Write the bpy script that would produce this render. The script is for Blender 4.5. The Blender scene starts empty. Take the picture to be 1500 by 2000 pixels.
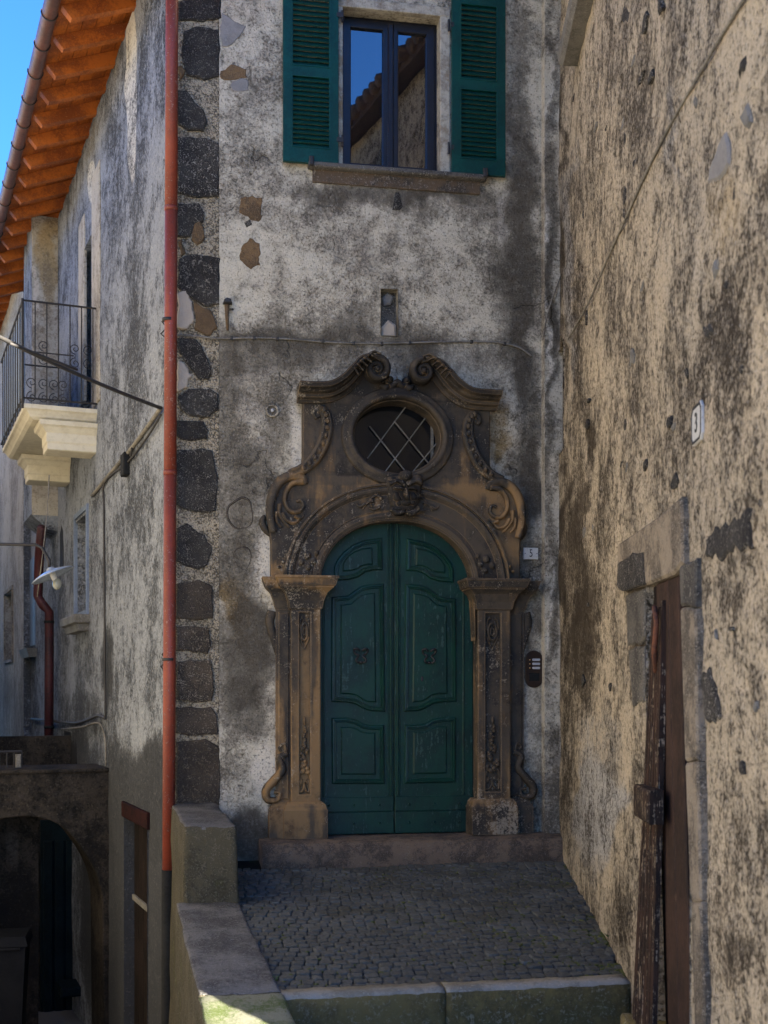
import bpy, bmesh, math, random
import numpy as np
from mathutils import Vector, Matrix, noise as mnoise

random.seed(7)
rng = np.random.RandomState(7)
SC = bpy.context.scene
COL = SC.collection

# ------------------------------------------------------------------ camera
F = 2400.0                                   # focal length in photograph pixels (1500 x 2000)
HZ = 1350.0                                  # horizon row
TH = math.atan2(2400.0, 13250.0)             # yaw against the door wall
cs, sn = math.cos(TH), math.sin(TH)
RIGHT = Vector((cs, -sn, 0)); FWD = Vector((sn, cs, 0)); UP = Vector((0, 0, 1))
_o = (28 * 11.0 / F, 11.0)
CAM = Vector((-(_o[0] * cs + _o[1] * sn), -(-_o[0] * sn + _o[1] * cs), 280 * 11.0 / F))
cd = bpy.data.cameras.new('camera')
cam = bpy.data.objects.new('camera', cd); COL.objects.link(cam)
cam.location = CAM
cam.rotation_euler = (math.pi / 2, 0, -TH)
cd.sensor_fit = 'VERTICAL'; cd.sensor_height = 36.0; cd.sensor_width = 27.0
cd.lens = F / 2000 * 36.0
cd.shift_y = (HZ - 1000) / 2000.0
cd.clip_start = 0.05; cd.clip_end = 500
cd.dof.use_dof = True; cd.dof.focus_distance = 10.8; cd.dof.aperture_fstop = 3.2
SC.camera = cam
# ------------------------------------------------------------------ light
SUN_EL = math.radians(16.5)
_sh = (RIGHT * 1.0 - FWD * 1.20).normalized()            # horizontal direction towards the sun
SUN_DIR = (_sh * math.cos(SUN_EL) + UP * math.sin(SUN_EL)).normalized()
W = bpy.data.worlds.new('World'); SC.world = W; W.use_nodes = True
wn = W.node_tree.nodes; wl = W.node_tree.links
bg = wn['Background']; sky = wn.new('ShaderNodeTexSky'); sky.sky_type = 'NISHITA'
sky.sun_disc = False; sky.sun_elevation = SUN_EL
sky.sun_rotation = math.atan2(_sh.x, _sh.y)
sky.altitude = 1500; sky.air_density = 1.0; sky.dust_density = 0.0; sky.ozone_density = 10.0
wl.new(sky.outputs[0], bg.inputs[0]); bg.inputs[1].default_value = 0.055
sl = bpy.data.lights.new('sun', 'SUN'); sun = bpy.data.objects.new('sun', sl); COL.objects.link(sun)
sl.energy = 5.0; sl.angle = math.radians(0.53); sl.color = (1.0, 0.9, 0.76)
sun.rotation_euler = SUN_DIR.to_track_quat('Z', 'Y').to_euler()
sun.location = (10, -10, 12)
SC.view_settings.view_transform = 'Standard'; SC.view_settings.look = 'None'
SC.view_settings.exposure = 3.2; SC.view_settings.gamma = 1.0
SC.view_settings.use_curve_mapping = False
SC.render.engine = 'CYCLES'
SC.cycles.use_denoising = True
SC.cycles.max_bounces = 6; SC.cycles.diffuse_bounces = 4; SC.cycles.glossy_bounces = 3

# ------------------------------------------------------------------ frames
def ray(px, py):
    return RIGHT * ((px - 750) / F) + FWD + UP * ((HZ - py) / F)

class Frame:
    """a vertical wall plane: u along it, w out of it, z up"""
    def __init__(s, o, ex, out):
        s.o = Vector(o); s.ex = Vector(ex).normalized(); s.out = Vector(out).normalized()
    def P(s, u, w, z):
        return s.o + s.ex * u + s.out * w + Vector((0, 0, z))
    defw = 0.0                                  # depth the measured features stand proud of the wall
    def px(s, px, py, w=None):
        w = s.defw if w is None else w
        d = ray(px, py); p0 = s.o + s.out * w
        t = (p0 - CAM).dot(s.out) / d.dot(s.out)
        h = CAM + d * t
        return ((h - p0).dot(s.ex), h.z)
    def u(s, px, w=None): return s.px(px, 1000, w)[0]
    def w_at(s, u, px):
        k = (px - 750) / F; b = s.P(u, 0, 0) - CAM
        return (k * b.dot(FWD) - b.dot(RIGHT)) / (s.out.dot(RIGHT) - k * s.out.dot(FWD))
    def z_at(s, u, w, py):
        p = s.P(u, w, 0) - CAM
        return CAM.z + (HZ - py) / F * p.dot(FWD)

def hit_plane(px, py, p0, n):
    d = ray(px, py); t = (Vector(p0) - CAM).dot(n) / d.dot(n)
    return CAM + d * t

D = Frame((0, 0, 0), (1, 0, 0), (0, -1, 0))
def vp_dir(vx):
    return (RIGHT * ((vx - 750) / F) + FWD).normalized()
dL = vp_dir(-220); uL = D.u(338)
L = Frame((uL, 0, 0), dL, (-dL.y, dL.x, 0))
dR = vp_dir(830)
_p = CAM + RIGHT * 1.222; _t = -_p.y / dR.y
R = Frame(_p + dR * _t - Vector((0, 0, (_p + dR * _t).z)), -dR, (-dR.y, dR.x, 0))

# ------------------------------------------------------------------ node helper
class Mat:
    def __init__(s, name, rough=0.9, spec=0.3, rnd=False):
        s.m = bpy.data.materials.new(name); s.m.use_nodes = True
        t = s.m.node_tree; s.n = t.nodes; s.l = t.links; s.n.clear()
        s.out = s.n.new('ShaderNodeOutputMaterial'); s.b = s.n.new('ShaderNodeBsdfPrincipled')
        s.l.new(s.b.outputs[0], s.out.inputs[0])
        s.b.inputs['Roughness'].default_value = rough
        s.b.inputs['Specular IOR Level'].default_value = spec
        s.co = s.n.new('ShaderNodeTexCoord').outputs['Object']
        if rnd:
            oi = s.n.new('ShaderNodeObjectInfo'); s.rand = oi.outputs['Random']
            c = s.n.new('ShaderNodeVectorMath'); c.operation = 'ADD'
            k = s.math('MULTIPLY', s.rand, 57.0)
            cx = s.n.new('ShaderNodeCombineXYZ')
            for i in range(3): s.l.new(k, cx.inputs[i])
            s.l.new(s.co, c.inputs[0]); s.l.new(cx.outputs[0], c.inputs[1]); s.co = c.outputs[0]
    def put(s, sock, v):
        if isinstance(v, bpy.types.NodeSocket): s.l.new(v, sock)
        elif isinstance(v, (tuple, list)) and len(v) == 3 and sock.type == 'RGBA': sock.default_value = (*v, 1)
        else: sock.default_value = v
    def scaled(s, v):
        m = s.n.new('ShaderNodeMapping'); s.l.new(s.co, m.inputs[0]); m.inputs['Scale'].default_value = v
        return m.outputs[0]
    def noise(s, scale, detail=6, rough=0.6, dist=0.0, co=None):
        n = s.n.new('ShaderNodeTexNoise'); s.l.new(co or s.co, n.inputs['Vector'])
        n.inputs['Scale'].default_value = scale; n.inputs['Detail'].default_value = detail
        n.inputs['Roughness'].default_value = rough; n.inputs['Distortion'].default_value = dist
        return n.outputs['Fac']
    def vor(s, scale, feature='F1', co=None, out='Distance', rnd=1.0):
        n = s.n.new('ShaderNodeTexVoronoi'); n.feature = feature; s.l.new(co or s.co, n.inputs['Vector'])
        n.inputs['Scale'].default_value = scale; n.inputs['Randomness'].default_value = rnd
        return n.outputs[out]
    def math(s, op, a, b=0.0, c=None):
        n = s.n.new('ShaderNodeMath'); n.operation = op
        s.put(n.inputs[0], a); s.put(n.inputs[1], b)
        if c is not None: s.put(n.inputs[2], c)
        return n.outputs[0]
    def add(s, *xs):
        r = xs[0]
        for x in xs[1:]: r = s.math('ADD', r, x)
        return r
    def c(s, v, k):                      # centred noise times k
        return s.math('MULTIPLY', s.math('SUBTRACT', v, 0.5), k)
    def mul(s, a, b): return s.math('MULTIPLY', a, b)
    def smooth(s, v, lo, hi):
        n = s.n.new('ShaderNodeMapRange'); n.interpolation_type = 'SMOOTHSTEP'; s.put(n.inputs[0], v)
        if lo < hi:
            n.inputs[1].default_value = lo; n.inputs[2].default_value = hi
            n.inputs[3].default_value = 0; n.inputs[4].default_value = 1
        else:
            n.inputs[1].default_value = hi; n.inputs[2].default_value = lo
            n.inputs[3].default_value = 1; n.inputs[4].default_value = 0
        return n.outputs[0]
    def mix(s, f, a, b):
        n = s.n.new('ShaderNodeMix'); n.data_type = 'RGBA'
        s.put(n.inputs[0], f); s.put(n.inputs[6], a); s.put(n.inputs[7], b)
        return n.outputs[2]
    def attr(s, name='st'):
        n = s.n.new('ShaderNodeAttribute'); n.attribute_name = name
        q = s.n.new('ShaderNodeSeparateColor'); s.l.new(n.outputs['Color'], q.inputs[0])
        return q.outputs[0], q.outputs[1], q.outputs[2]
    def bump(s, h, strength=0.5, dist=0.01):
        n = s.n.new('ShaderNodeBump'); n.inputs['Strength'].default_value = strength
        n.inputs['Distance'].default_value = dist; s.l.new(h, n.inputs['Height'])
        s.l.new(n.outputs[0], s.b.inputs['Normal'])
    def color(s, c): s.put(s.b.inputs['Base Color'], c)
    def rough(s, v): s.put(s.b.inputs['Roughness'], v)

def plaster(name, b1, b2, dark, ochre, pale, pitc, k=1.0, pits=0.6, contrast=0.0, bump=0.5, bd=0.012, cracks=0.0, lw=1.0, dkf=.30):
    m = Mat(name, 0.95, 0.08)
    n1 = m.noise(1.1 * k, 8, 0.62, 0.3); n2 = m.noise(8 * k, 9, 0.68); n3 = m.noise(55 * k, 4, 0.7)
    n4 = m.noise(24 * k, 6, 0.75); n5 = m.noise(42 * k, 7, 0.82)
    r, g, b = m.attr()
    col = m.mix(m.smooth(m.add(n1, m.c(n2, 0.8)), 0.36, 0.64), b1, b2)
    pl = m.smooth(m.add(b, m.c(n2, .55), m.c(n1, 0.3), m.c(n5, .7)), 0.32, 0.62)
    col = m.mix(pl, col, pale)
    oc = m.smooth(m.add(g, m.c(n2, 0.9), m.c(n4, 0.3)), 0.3, 0.75)
    col = m.mix(m.mul(oc, 0.85), col, ochre)
    sk = m.noise(2.6 * k, 7, 0.65, 0.2, m.scaled((2.4, 2.4, 0.35)))
    gr = m.smooth(m.add(r, m.c(n1, 0.7 * lw), m.c(n2, 0.38), m.c(n4, 0.45), m.c(n5, 0.7), m.c(sk, 0.7)), 0.06, 0.88)
    dk = m.mix(m.smooth(m.add(n5, m.c(n1, .8), m.c(n4, .4)), .40, .66), dark, tuple(x * dkf for x in b1))
    col = m.mix(m.mul(gr, 0.92), col, dk)
    if contrast > 0:
        mo = m.smooth(m.add(m.mul(n4, .5), m.mul(n5, .5), m.c(n1, 0.5 * lw), m.c(n2, 0.26), m.mul(r, .25)), 0.475, 0.60)
        col = m.mix(m.mul(mo, contrast), col, pitc)
    p = m.smooth(m.add(n3, m.c(n2, 0.35)), 0.42, 0.30)
    col = m.mix(m.mul(p, pits), col, pitc)
    fk = m.smooth(m.add(n5, m.c(n2, .5), m.c(n1, .4)), .56 - contrast * .05, .66 - contrast * .05)
    col = m.mix(m.mul(fk, 0.35 + contrast * .55), col, pitc)
    wh = m.smooth(m.add(n3, m.c(n4, 0.5), m.c(n5, -.5)), 0.58, 0.70)
    col = m.mix(m.mul(wh, m.math('MULTIPLY_ADD', gr, -0.38, 0.5)), col, pale)
    h = m.add(m.mul(n2, 1.0), m.mul(n4, 0.5), m.mul(n3, 0.3), m.mul(fk, -.25), m.mul(p, -0.3), m.mul(gr, -0.15))
    if cracks > 0:
        cn = m.n.new('ShaderNodeTexNoise'); m.l.new(m.co, cn.inputs['Vector']); cn.inputs['Scale'].default_value = 5
        cn.inputs['Detail'].default_value = 5
        vm = m.n.new('ShaderNodeVectorMath'); vm.operation = 'MULTIPLY_ADD'
        m.l.new(cn.outputs['Color'], vm.inputs[0]); vm.inputs[1].default_value = (.35, .35, .35); m.l.new(m.co, vm.inputs[2])
        e = m.vor(0.9, 'DISTANCE_TO_EDGE', vm.outputs[0])
        ck = m.mul(m.smooth(e, 0.012, 0.002), m.smooth(n1, 0.545, 0.60))
        col = m.mix(m.mul(ck, cracks), col, (0.03, 0.026, 0.022)); h = m.add(h, m.mul(ck, -0.8))
    m.color(col); m.bump(h, bump, bd)
    return m.m

M = {}
M['front'] = plaster('front_plaster', (.62, .56, .43), (.36, .32, .245), (.058, .044, .029), (.26, .165, .05), (.74, .67, .54),
                     (.075, .066, .054), 1.0, 0.7, 0.38, 0.8, 0.016, 0.6)
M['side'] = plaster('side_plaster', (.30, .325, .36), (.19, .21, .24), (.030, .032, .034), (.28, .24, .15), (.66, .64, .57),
                    (.065, .068, .072), 0.8, 0.6, 0.75, 0.8, 0.022, dkf=.15)  # low dkf deepens the lane shade painted on this wall
M['right'] = plaster('right_plaster', (.66, .55, .385), (.45, .38, .27), (.085, .077, .064), (.46, .31, .12), (.58, .555, .50),
                     (.085, .066, .045), 1.1, 0.8, 0.85, 1.0, 0.035, 0.0, 0.4)
M['far'] = plaster('far_plaster', (.50, .46, .38), (.40, .37, .31), (.10, .09, .08), (.4, .3, .16), (.6, .54, .45), (.15, .12, .09), 0.6, 0.5, 0.4)
M['arch'] = plaster('arch_plaster', (.050, .042, .033), (.020, .018, .016), (.012, .012, .012), (.08, .06, .035), (.11, .095, .075), (.01, .01, .01), 0.8, 0.5, 0.6)  # near-black colours stand in for the shade of the deep lane

def mortar_mat(name, a, b, d, k=1.0):
    m = Mat(name, 0.95, 0.15)
    n = m.noise(30 * k, 8, 0.75); n2 = m.noise(5 * k, 6, 0.6); v = m.vor(62 * k)
    c = m.mix(m.smooth(m.add(n, m.c(n2, 0.6)), .38, .62), a, b)
    c = m.mix(m.mul(m.smooth(m.add(v, m.c(n, 1.2), m.c(n2, .8)), .45, .75), 0.8), c, d)
    m.color(c); m.bump(m.add(m.mul(v, -1.0), n), 0.9, 0.018); return m.m
M['mortar'] = mortar_mat('lime_mortar', (.47, .40, .285), (.30, .26, .185), (.08, .066, .048))

def stone_mat(name, a, b, speck, k=1.0, rnd=True, rough=0.9, sp=0.7, ochre=None, bump=0.8, bd=0.012):
    m = Mat(name, rough, 0.25, rnd)
    n = m.noise(22 * k, 8, 0.7); n2 = m.noise(3.5 * k, 6, 0.6); n3 = m.noise(85 * k, 4, 0.8)
    c = m.mix(m.smooth(m.add(n2, m.c(n, 0.9)), .38, .62), a, b)
    if ochre: c = m.mix(m.mul(m.smooth(m.add(n2, m.c(n, .5)), .52, .7), .8), c, ochre)
    c = m.mix(m.mul(m.smooth(m.add(n3, m.c(n, .6)), .53, .66), sp), c, speck)
    if rnd: c = m.mix(m.mul(m.rand, 0.6), c, b)
    m.color(c); m.bump(m.add(n, m.mul(n3, .5)), bump, bd); return m.m
M['basalt'] = stone_mat('basalt', (.070, .064, .054), (.025, .023, .021), (.42, .38, .31), 1.0, sp=0.95, bump=1.0, bd=.02)
M['basalt_brown'] = stone_mat('weathered_basalt', (.110, .085, .060), (.045, .037, .029), (.42, .35, .25), 1.0, sp=0.85, bump=1.0, bd=.02)
M['brownpatch'] = stone_mat('brown_mortar', (.25, .155, .075), (.12, .08, .045), (.36, .26, .15), 1.0, sp=0.5, bump=1.0, bd=.02)
M['pinkplaster'] = stone_mat('pale_render', (.50, .42, .32), (.42, .35, .27), (.55, .48, .4), .7, sp=0.3, bump=.4)
M['greypatch'] = stone_mat('grey_filler', (.29, .275, .255), (.20, .19, .175), (.4, .39, .37), .6, sp=0.4, bump=.4)

def portal_mat():
    m = Mat('portal_sandstone', 0.8, 0.3)
    n1 = m.noise(1.6, 7, 0.6, .4); n2 = m.noise(10, 8, .68); n3 = m.noise(60, 4, .75); n4 = m.noise(2.3, 6, .62)
    st = m.noise(3.0, 6, .6, 0, m.scaled((2.2, 2.2, .35)))
    r, g, b = m.attr()
    c = m.mix(m.smooth(m.add(n1, m.c(n2, .6)), .38, .62), (.094, .073, .050), (.038, .033, .027))
    c = m.mix(m.mul(m.smooth(m.add(st, g, m.c(n2, .5)), .54, .8), .85), c, (.29, .175, .075))
    c = m.mix(m.mul(m.smooth(m.add(n4, r, m.c(n2, .7)), .55, .8), .85), c, (.022, .019, .016))
    c = m.mix(m.mul(m.smooth(m.add(n3, m.c(n2, .9), m.c(n1, .6), m.mul(b, .4)), .62, .76), .65), c, (.42, .35, .25))
    bv = m.n.new('ShaderNodeBevel'); bv.samples = 4; bv.inputs['Radius'].default_value = .014
    ge = m.n.new('ShaderNodeNewGeometry'); dt = m.n.new('ShaderNodeVectorMath'); dt.operation = 'DOT_PRODUCT'
    m.l.new(bv.outputs[0], dt.inputs[0]); m.l.new(ge.outputs['Normal'], dt.inputs[1])
    ed = m.smooth(m.add(dt.outputs['Value'], m.c(n2, .22), m.c(n4, .12)), .97, .80)
    c = m.mix(m.mul(ed, .55), c, (.34, .225, .12))
    m.color(c); m.bump(m.add(n2, m.mul(n3, .4)), 0.6, 0.010); return m.m
M['portal'] = portal_mat()

def paint_mat(name, c1, c2, rough=.45, chip=None, chipamt=.5, bump=.15, rnd=False, grain=None, chipt=.64, spec=.45):
    m = Mat(name, rough, spec, rnd)
    n1 = m.noise(3, 6, .6); n2 = m.noise(26, 7, .7)
    n3 = m.noise(9, 6, .65, 0, m.scaled(grain)) if grain else m.noise(60, 3, .6)
    c = m.mix(m.smooth(m.add(n1, m.c(n2, .5), m.c(n3, .5)), .35, .65), c1, c2)
    if chip:
        c = m.mix(m.mul(m.smooth(m.add(n3, m.c(n2, .7), m.c(n1, .3)), chipt, chipt + .06), chipamt), c, chip)
    m.color(c); m.rough(m.add(m.c(n2, .3), rough)); m.bump(m.add(n2, n3), bump, 0.004); return m.m
M['door'] = paint_mat('dark_green_paint', (.0046, .042, .028), (.0028, .023, .017), .45, (.07, .13, .11), .5, .25, grain=(5, 5, .5), chipt=.605)
M['door'].node_tree.nodes['Principled BSDF'].inputs['Specular IOR Level'].default_value = .35
M['shutter'] = paint_mat('teal_shutter_paint', (.003, .060, .050), (.002, .038, .034), .5, None, bump=.1)
M['shutter'].node_tree.nodes['Principled BSDF'].inputs['Specular IOR Level'].default_value = .25
M['redpipe'] = paint_mat('red_pipe_paint', (.27, .050, .024), (.19, .036, .019), .5, (.5, .4, .35), .25)
M['darkpipe'] = paint_mat('dark_iron', (.018, .019, .019), (.010, .011, .011), .75, spec=.15)
M['iron'] = paint_mat('black_iron', (.018, .018, .02), (.03, .027, .025), .55)
M['rust'] = paint_mat('rusty_iron', (.20, .065, .025), (.07, .03, .018), .8)
M['gutter'] = paint_mat('brown_gutter_metal', (.17, .075, .055), (.10, .05, .04), .45)
M['orangewood'] = paint_mat('orange_stained_wood', (.52, .145, .018), (.24, .060, .010), .65, (.62, .33, .14), .35, .4, True, (6, 1.2, 6))
M['oldwood'] = paint_mat('brown_door_wood', (.062, .036, .026), (.030, .020, .016), .7, (.17, .10, .06), .5, .4, True, (8, 8, .5), spec=.12)
M['peelwood'] = paint_mat('peeling_grey_plank', (.060, .034, .023), (.020, .015, .013), .75, (.36, .27, .18), .9, .6, True, (11, 11, .30), .60, spec=.1)
M['doorplank'] = paint_mat('dark_plank', (.022, .016, .014), (.012, .010, .009), .7, (.06, .045, .035), .4, .4, True, (8, 8, .5), spec=.05)
M['sash'] = paint_mat('navy_window_frame', (.012, .014, .022), (.008, .009, .014), .35)
M['enamel'] = paint_mat('enamel', (.34, .40, .48), (.24, .29, .36), .25, (.06, .05, .05), .4)
M['plate'] = paint_mat('number_plate_enamel', (.66, .65, .60), (.58, .57, .53), .35, (.2, .15, .1), .3)
M['black'] = paint_mat('black_lettering', (.01, .01, .01), (.016, .016, .016), .5)
M['bluegrey'] = paint_mat('blue_grey_panel', (.17, .23, .31), (.13, .18, .25), .6)
M['cable'] = paint_mat('cable_sheath', (.035, .034, .033), (.055, .05, .045), .7)
M['palecable'] = paint_mat('old_cable_sheath', (.24, .22, .18), (.12, .11, .09), .8)
M['bin'] = paint_mat('bin_plastic', (.006, .007, .009), (.010, .011, .013), .7, spec=.1)
M['dark'] = paint_mat('dark_interior', (.006, .006, .007), (.010, .010, .010), .9)
M['darkteal'] = paint_mat('dark_teal_wood', (.008, .017, .020), (.005, .010, .012), .7, spec=.1)
M['bronze'] = paint_mat('dark_bronze', (.030, .017, .011), (.022, .013, .009), .4)
M['silver'] = paint_mat('silver_button', (.45, .46, .48), (.38, .39, .4), .35)
M['zinc'] = stone_mat('grey_slab', (.20, .19, .165), (.12, .115, .10), (.4, .38, .34), .8, False, .7, .5)
M['limestone'] = stone_mat('cream_limestone', (.72, .66, .50), (.64, .58, .43), (.5, .44, .32), .5, False, .8, .3, bump=.2)
M['step'] = stone_mat('door_step_stone', (.20, .145, .10), (.075, .06, .048), (.34, .28, .22), 1.1, False, .9, .45, None, .9, .02)
M['kerb'] = stone_mat('mossy_kerb_stone', (.21, .165, .062), (.085, .068, .030), (.42, .38, .28), .5, True, .9, .6, (.14, .135, .05), 1.0, .015)
M['kerblip'] = stone_mat('worn_kerb_lip', (.36, .35, .32), (.17, .165, .14), (.62, .6, .56), .7, True, .85, .5)
M['parapet'] = stone_mat('olive_parapet_stone', (.115, .10, .060), (.042, .038, .026), (.34, .31, .23), .9, True, .95, .5, (.10, .10, .03), 1.0, .02)
M['coping'] = stone_mat('grey_coping_stone', (.20, .195, .185), (.075, .073, .07), (.46, .45, .43), .9, True, .95, .5, None, 1.0, .02)
M['mosscoping'] = stone_mat('mossy_coping_stone', (.27, .265, .21), (.075, .105, .026), (.42, .41, .36), 1.3, True, .9, .6)
M['cobble'] = stone_mat('cobble_basalt', (.115, .120, .112), (.055, .058, .054), (.22, .22, .20), 1.0, True, .7, .4, (.075, .07, .045), .6, .008)
M['jamb'] = stone_mat('grey_jamb_stone', (.38, .31, .22), (.12, .10, .075), (.55, .47, .35), 1.0, False, .9, .75, None, 1.0, .02)
M['jambdark'] = stone_mat('dark_jamb_stone', (.16, .145, .12), (.06, .055, .048), (.42, .38, .3), 1.0, False, .9, .8, None, 1.0, .02)
M['tile'] = stone_mat('roof_tile_clay', (.16, .095, .06), (.09, .06, .04), (.30, .22, .15), .5, True, .9, .4)

def joint_mat():
    m = Mat('mossy_joint_sand', .95, .1)
    n = m.noise(2.2, 7, .65); n2 = m.noise(30, 6, .7)
    c = m.mix(n2, (.010, .009, .008), (.022, .02, .016))
    c = m.mix(m.mul(m.smooth(m.add(n, m.c(n2, .5)), .48, .66), .85), c, (.035, .055, .014))
    m.color(c); m.bump(n2, .5, .006); return m.m
M['joint'] = joint_mat()
def street_mat():
    m = Mat('street_asphalt', .8, .3)
    n = m.noise(1.5, 7, .65); n2 = m.noise(60, 5, .7)
    m.color(m.mix(m.add(m.mul(n, .5), m.mul(n2, .5)), (.10, .10, .10), (.20, .19, .18))); m.bump(n2, .4, .006); return m.m
M['street'] = street_mat()
def glass_mat(name, col, ior, rough=0.015):
    m = Mat(name, rough, .5); m.b.inputs['IOR'].default_value = ior
    n = m.noise(2.0, 3, .5); m.color(m.mix(n, col, tuple(x * .7 for x in col)))
    m.bump(m.noise(1.6, 2, .5), .06, .02); return m.m
M['glass'] = glass_mat('window_glass', (.006, .007, .009), 2.35)
M['oldglass'] = glass_mat('oval_glass', (.006, .008, .011), 1.5, .12)
M['bulb'] = glass_mat('bulb_glass', (.38, .37, .28), 1.5, .1)
def leaf_mat(name, a, b):
    m = Mat(name, .6, .3, True); n = m.noise(14, 4, .6); m.color(m.mix(n, a, b)); return m.m
M['leaf'] = leaf_mat('weed_leaf', (.035, .11, .022), (.06, .14, .03))
M['moss'] = leaf_mat('moss', (.05, .07, .014), (.08, .085, .02))

# ------------------------------------------------------------------ objects
def empty(name, loc, label, cat, group=None):
    o = bpy.data.objects.new(name, None); COL.objects.link(o); o.location = loc
    o.empty_display_size = .2
    o['label'] = label; o['category'] = cat
    if group: o['group'] = group
    return o
def link(name, me, mat, parent=None, label=None, kind=None, cat=None, group=None):
    o = bpy.data.objects.new(name, me); COL.objects.link(o)
    if mat is not None:
        me.materials.clear(); me.materials.append(M[mat] if isinstance(mat, str) else mat)
    if parent is not None:
        o.parent = parent
        if parent.type == 'EMPTY': o.matrix_parent_inverse = Matrix.Translation(parent.location).inverted()
    if label: o['label'] = label
    if kind: o['kind'] = kind
    if cat: o['category'] = cat
    if group: o['group'] = group
    return o

class MB:
    def __init__(s): s.v = []; s.f = []
    def add(s, vs, fs):
        b = len(s.v); s.v += [tuple(x) for x in vs]; s.f += [tuple(i + b for i in f) for f in fs]; return s
    def mesh(s, name, smooth=False):
        me = bpy.data.meshes.new(name); me.from_pydata(s.v, [], s.f); me.validate()
        bm = bmesh.new(); bm.from_mesh(me); bmesh.ops.recalc_face_normals(bm, faces=bm.faces); bm.to_mesh(me); bm.free()
        if smooth:
            for p in me.polygons: p.use_smooth = True
        me.update(); return me
    def build(s, name, mat, parent=None, smooth=False, **k): return link(name, s.mesh(name, smooth), mat, parent, **k)
    # --- shapes in a frame
    def box(s, fr, u0, u1, w0, w1, z0, z1, bev=0.0):
        if bev <= 0:
            vs = [fr.P(u, w, z) for z in (z0, z1) for w in (w0, w1) for u in (u0, u1)]
            return s.add(vs, [(0, 1, 3, 2), (4, 6, 7, 5), (0, 4, 5, 1), (2, 3, 7, 6), (0, 2, 6, 4), (1, 5, 7, 3)])
        return s.prism(fr, [(u0, z0), (u1, z0), (u1, z1), (u0, z1)], w0, w1, bev)
    def hexa(s, p):
        """8 points: bottom 4 then top 4, same winding"""
        return s.add(p, [(3, 2, 1, 0), (4, 5, 6, 7), (0, 1, 5, 4), (1, 2, 6, 5), (2, 3, 7, 6), (3, 0, 4, 7)])
    def prism(s, fr, poly, w0, w1, bev=0.0):
        n = len(poly)
        area = sum(poly[i][0] * poly[(i + 1) % n][1] - poly[(i + 1) % n][0] * poly[i][1] for i in range(n))
        if area < 0: poly = poly[::-1]
        ins = []
        for i in range(n):
            a, b, c = Vector(poly[i - 1]), Vector(poly[i]), Vector(poly[(i + 1) % n])
            d1 = (b - a).normalized() if (b - a).length > 1e-9 else Vector((1, 0)); d2 = (c - b).normalized() if (c - b).length > 1e-9 else d1
            nn = Vector((-d1.y - d2.y, d1.x + d2.x))
            if nn.length < 1e-6: nn = Vector((-d1.y, d1.x))
            nn.normalize(); k = max(.5, nn.dot(Vector((-d1.y, d1.x))))
            ins.append(b + nn * (bev / k))
        rings = [[fr.P(p[0], w0, p[1]) for p in poly]]
        if bev > 0:
            rings.append([fr.P(p[0], w1 - bev * .8, p[1]) for p in poly]); rings.append([fr.P(p.x, w1, p.y) for p in ins])
        else: rings.append([fr.P(p[0], w1, p[1]) for p in poly])
        vs = [v for r in rings for v in r]; fs = [tuple(range(n))[::-1], tuple(range((len(rings) - 1) * n, len(rings) * n))]
        for k in range(len(rings) - 1):
            for i in range(n):
                j = (i + 1) % n; fs.append((k * n + i, k * n + j, (k + 1) * n + j, (k + 1) * n + i))
        return s.add(vs, fs)
    def stack(s, fr, u0, u1, w0, w1, prof):
        """moulded block: prof = [(z, e)], rectangle grown by e on both sides and the front"""
        vs = []
        for z, e in prof:
            vs += [fr.P(u0 - e, w0, z), fr.P(u1 + e, w0, z), fr.P(u1 + e, w1 + e, z), fr.P(u0 - e, w1 + e, z)]
        n = len(prof); fs = [(0, 1, 2, 3), tuple(4 * (n - 1) + i for i in (3, 2, 1, 0))]
        for k in range(n - 1):
            for i in range(4):
                j = (i + 1) % 4; fs.append((4 * k + i, 4 * k + j, 4 * k + 4 + j, 4 * k + 4 + i))
        return s.add(vs, fs)
    def sweep(s, fr, path, prof, closed=False, scale=None, w=0.0):
        """profile (a across the path, b out of the wall) carried along a path on the wall"""
        n = len(path); m = len(prof); vs = []
        for i in range(n):
            p = Vector(path[i])
            a = Vector(path[i - 1]) if (closed or i > 0) else None
            b = Vector(path[(i + 1) % n]) if (closed or i < n - 1) else None
            d1 = (p - a).normalized() if a is not None else None; d2 = (b - p).normalized() if b is not None else None
            if d1 is None: d1 = d2
            if d2 is None: d2 = d1
            t = d1 + d2
            t = t.normalized() if t.length > 1e-6 else d1
            nr = Vector((-t.y, t.x)); k = 1 / max(.45, nr.dot(Vector((-d1.y, d1.x))))
            sc = scale(i / (n - 1)) if scale else 1.0
            for (x, y) in prof:
                q = p + nr * (x * k * sc); vs.append(fr.P(q.x, w + y * (sc if scale else 1), q.y))
        fs = []
        for i in range(n if closed else n - 1):
            for j in range(m):
                a = i * m; b = ((i + 1) % n) * m; jj = (j + 1) % m
                fs.append((a + j, a + jj, b + jj, b + j))
        if not closed: fs += [tuple(range(m)), tuple(range((n - 1) * m, n * m))[::-1]]
        return s.add(vs, fs)
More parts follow.
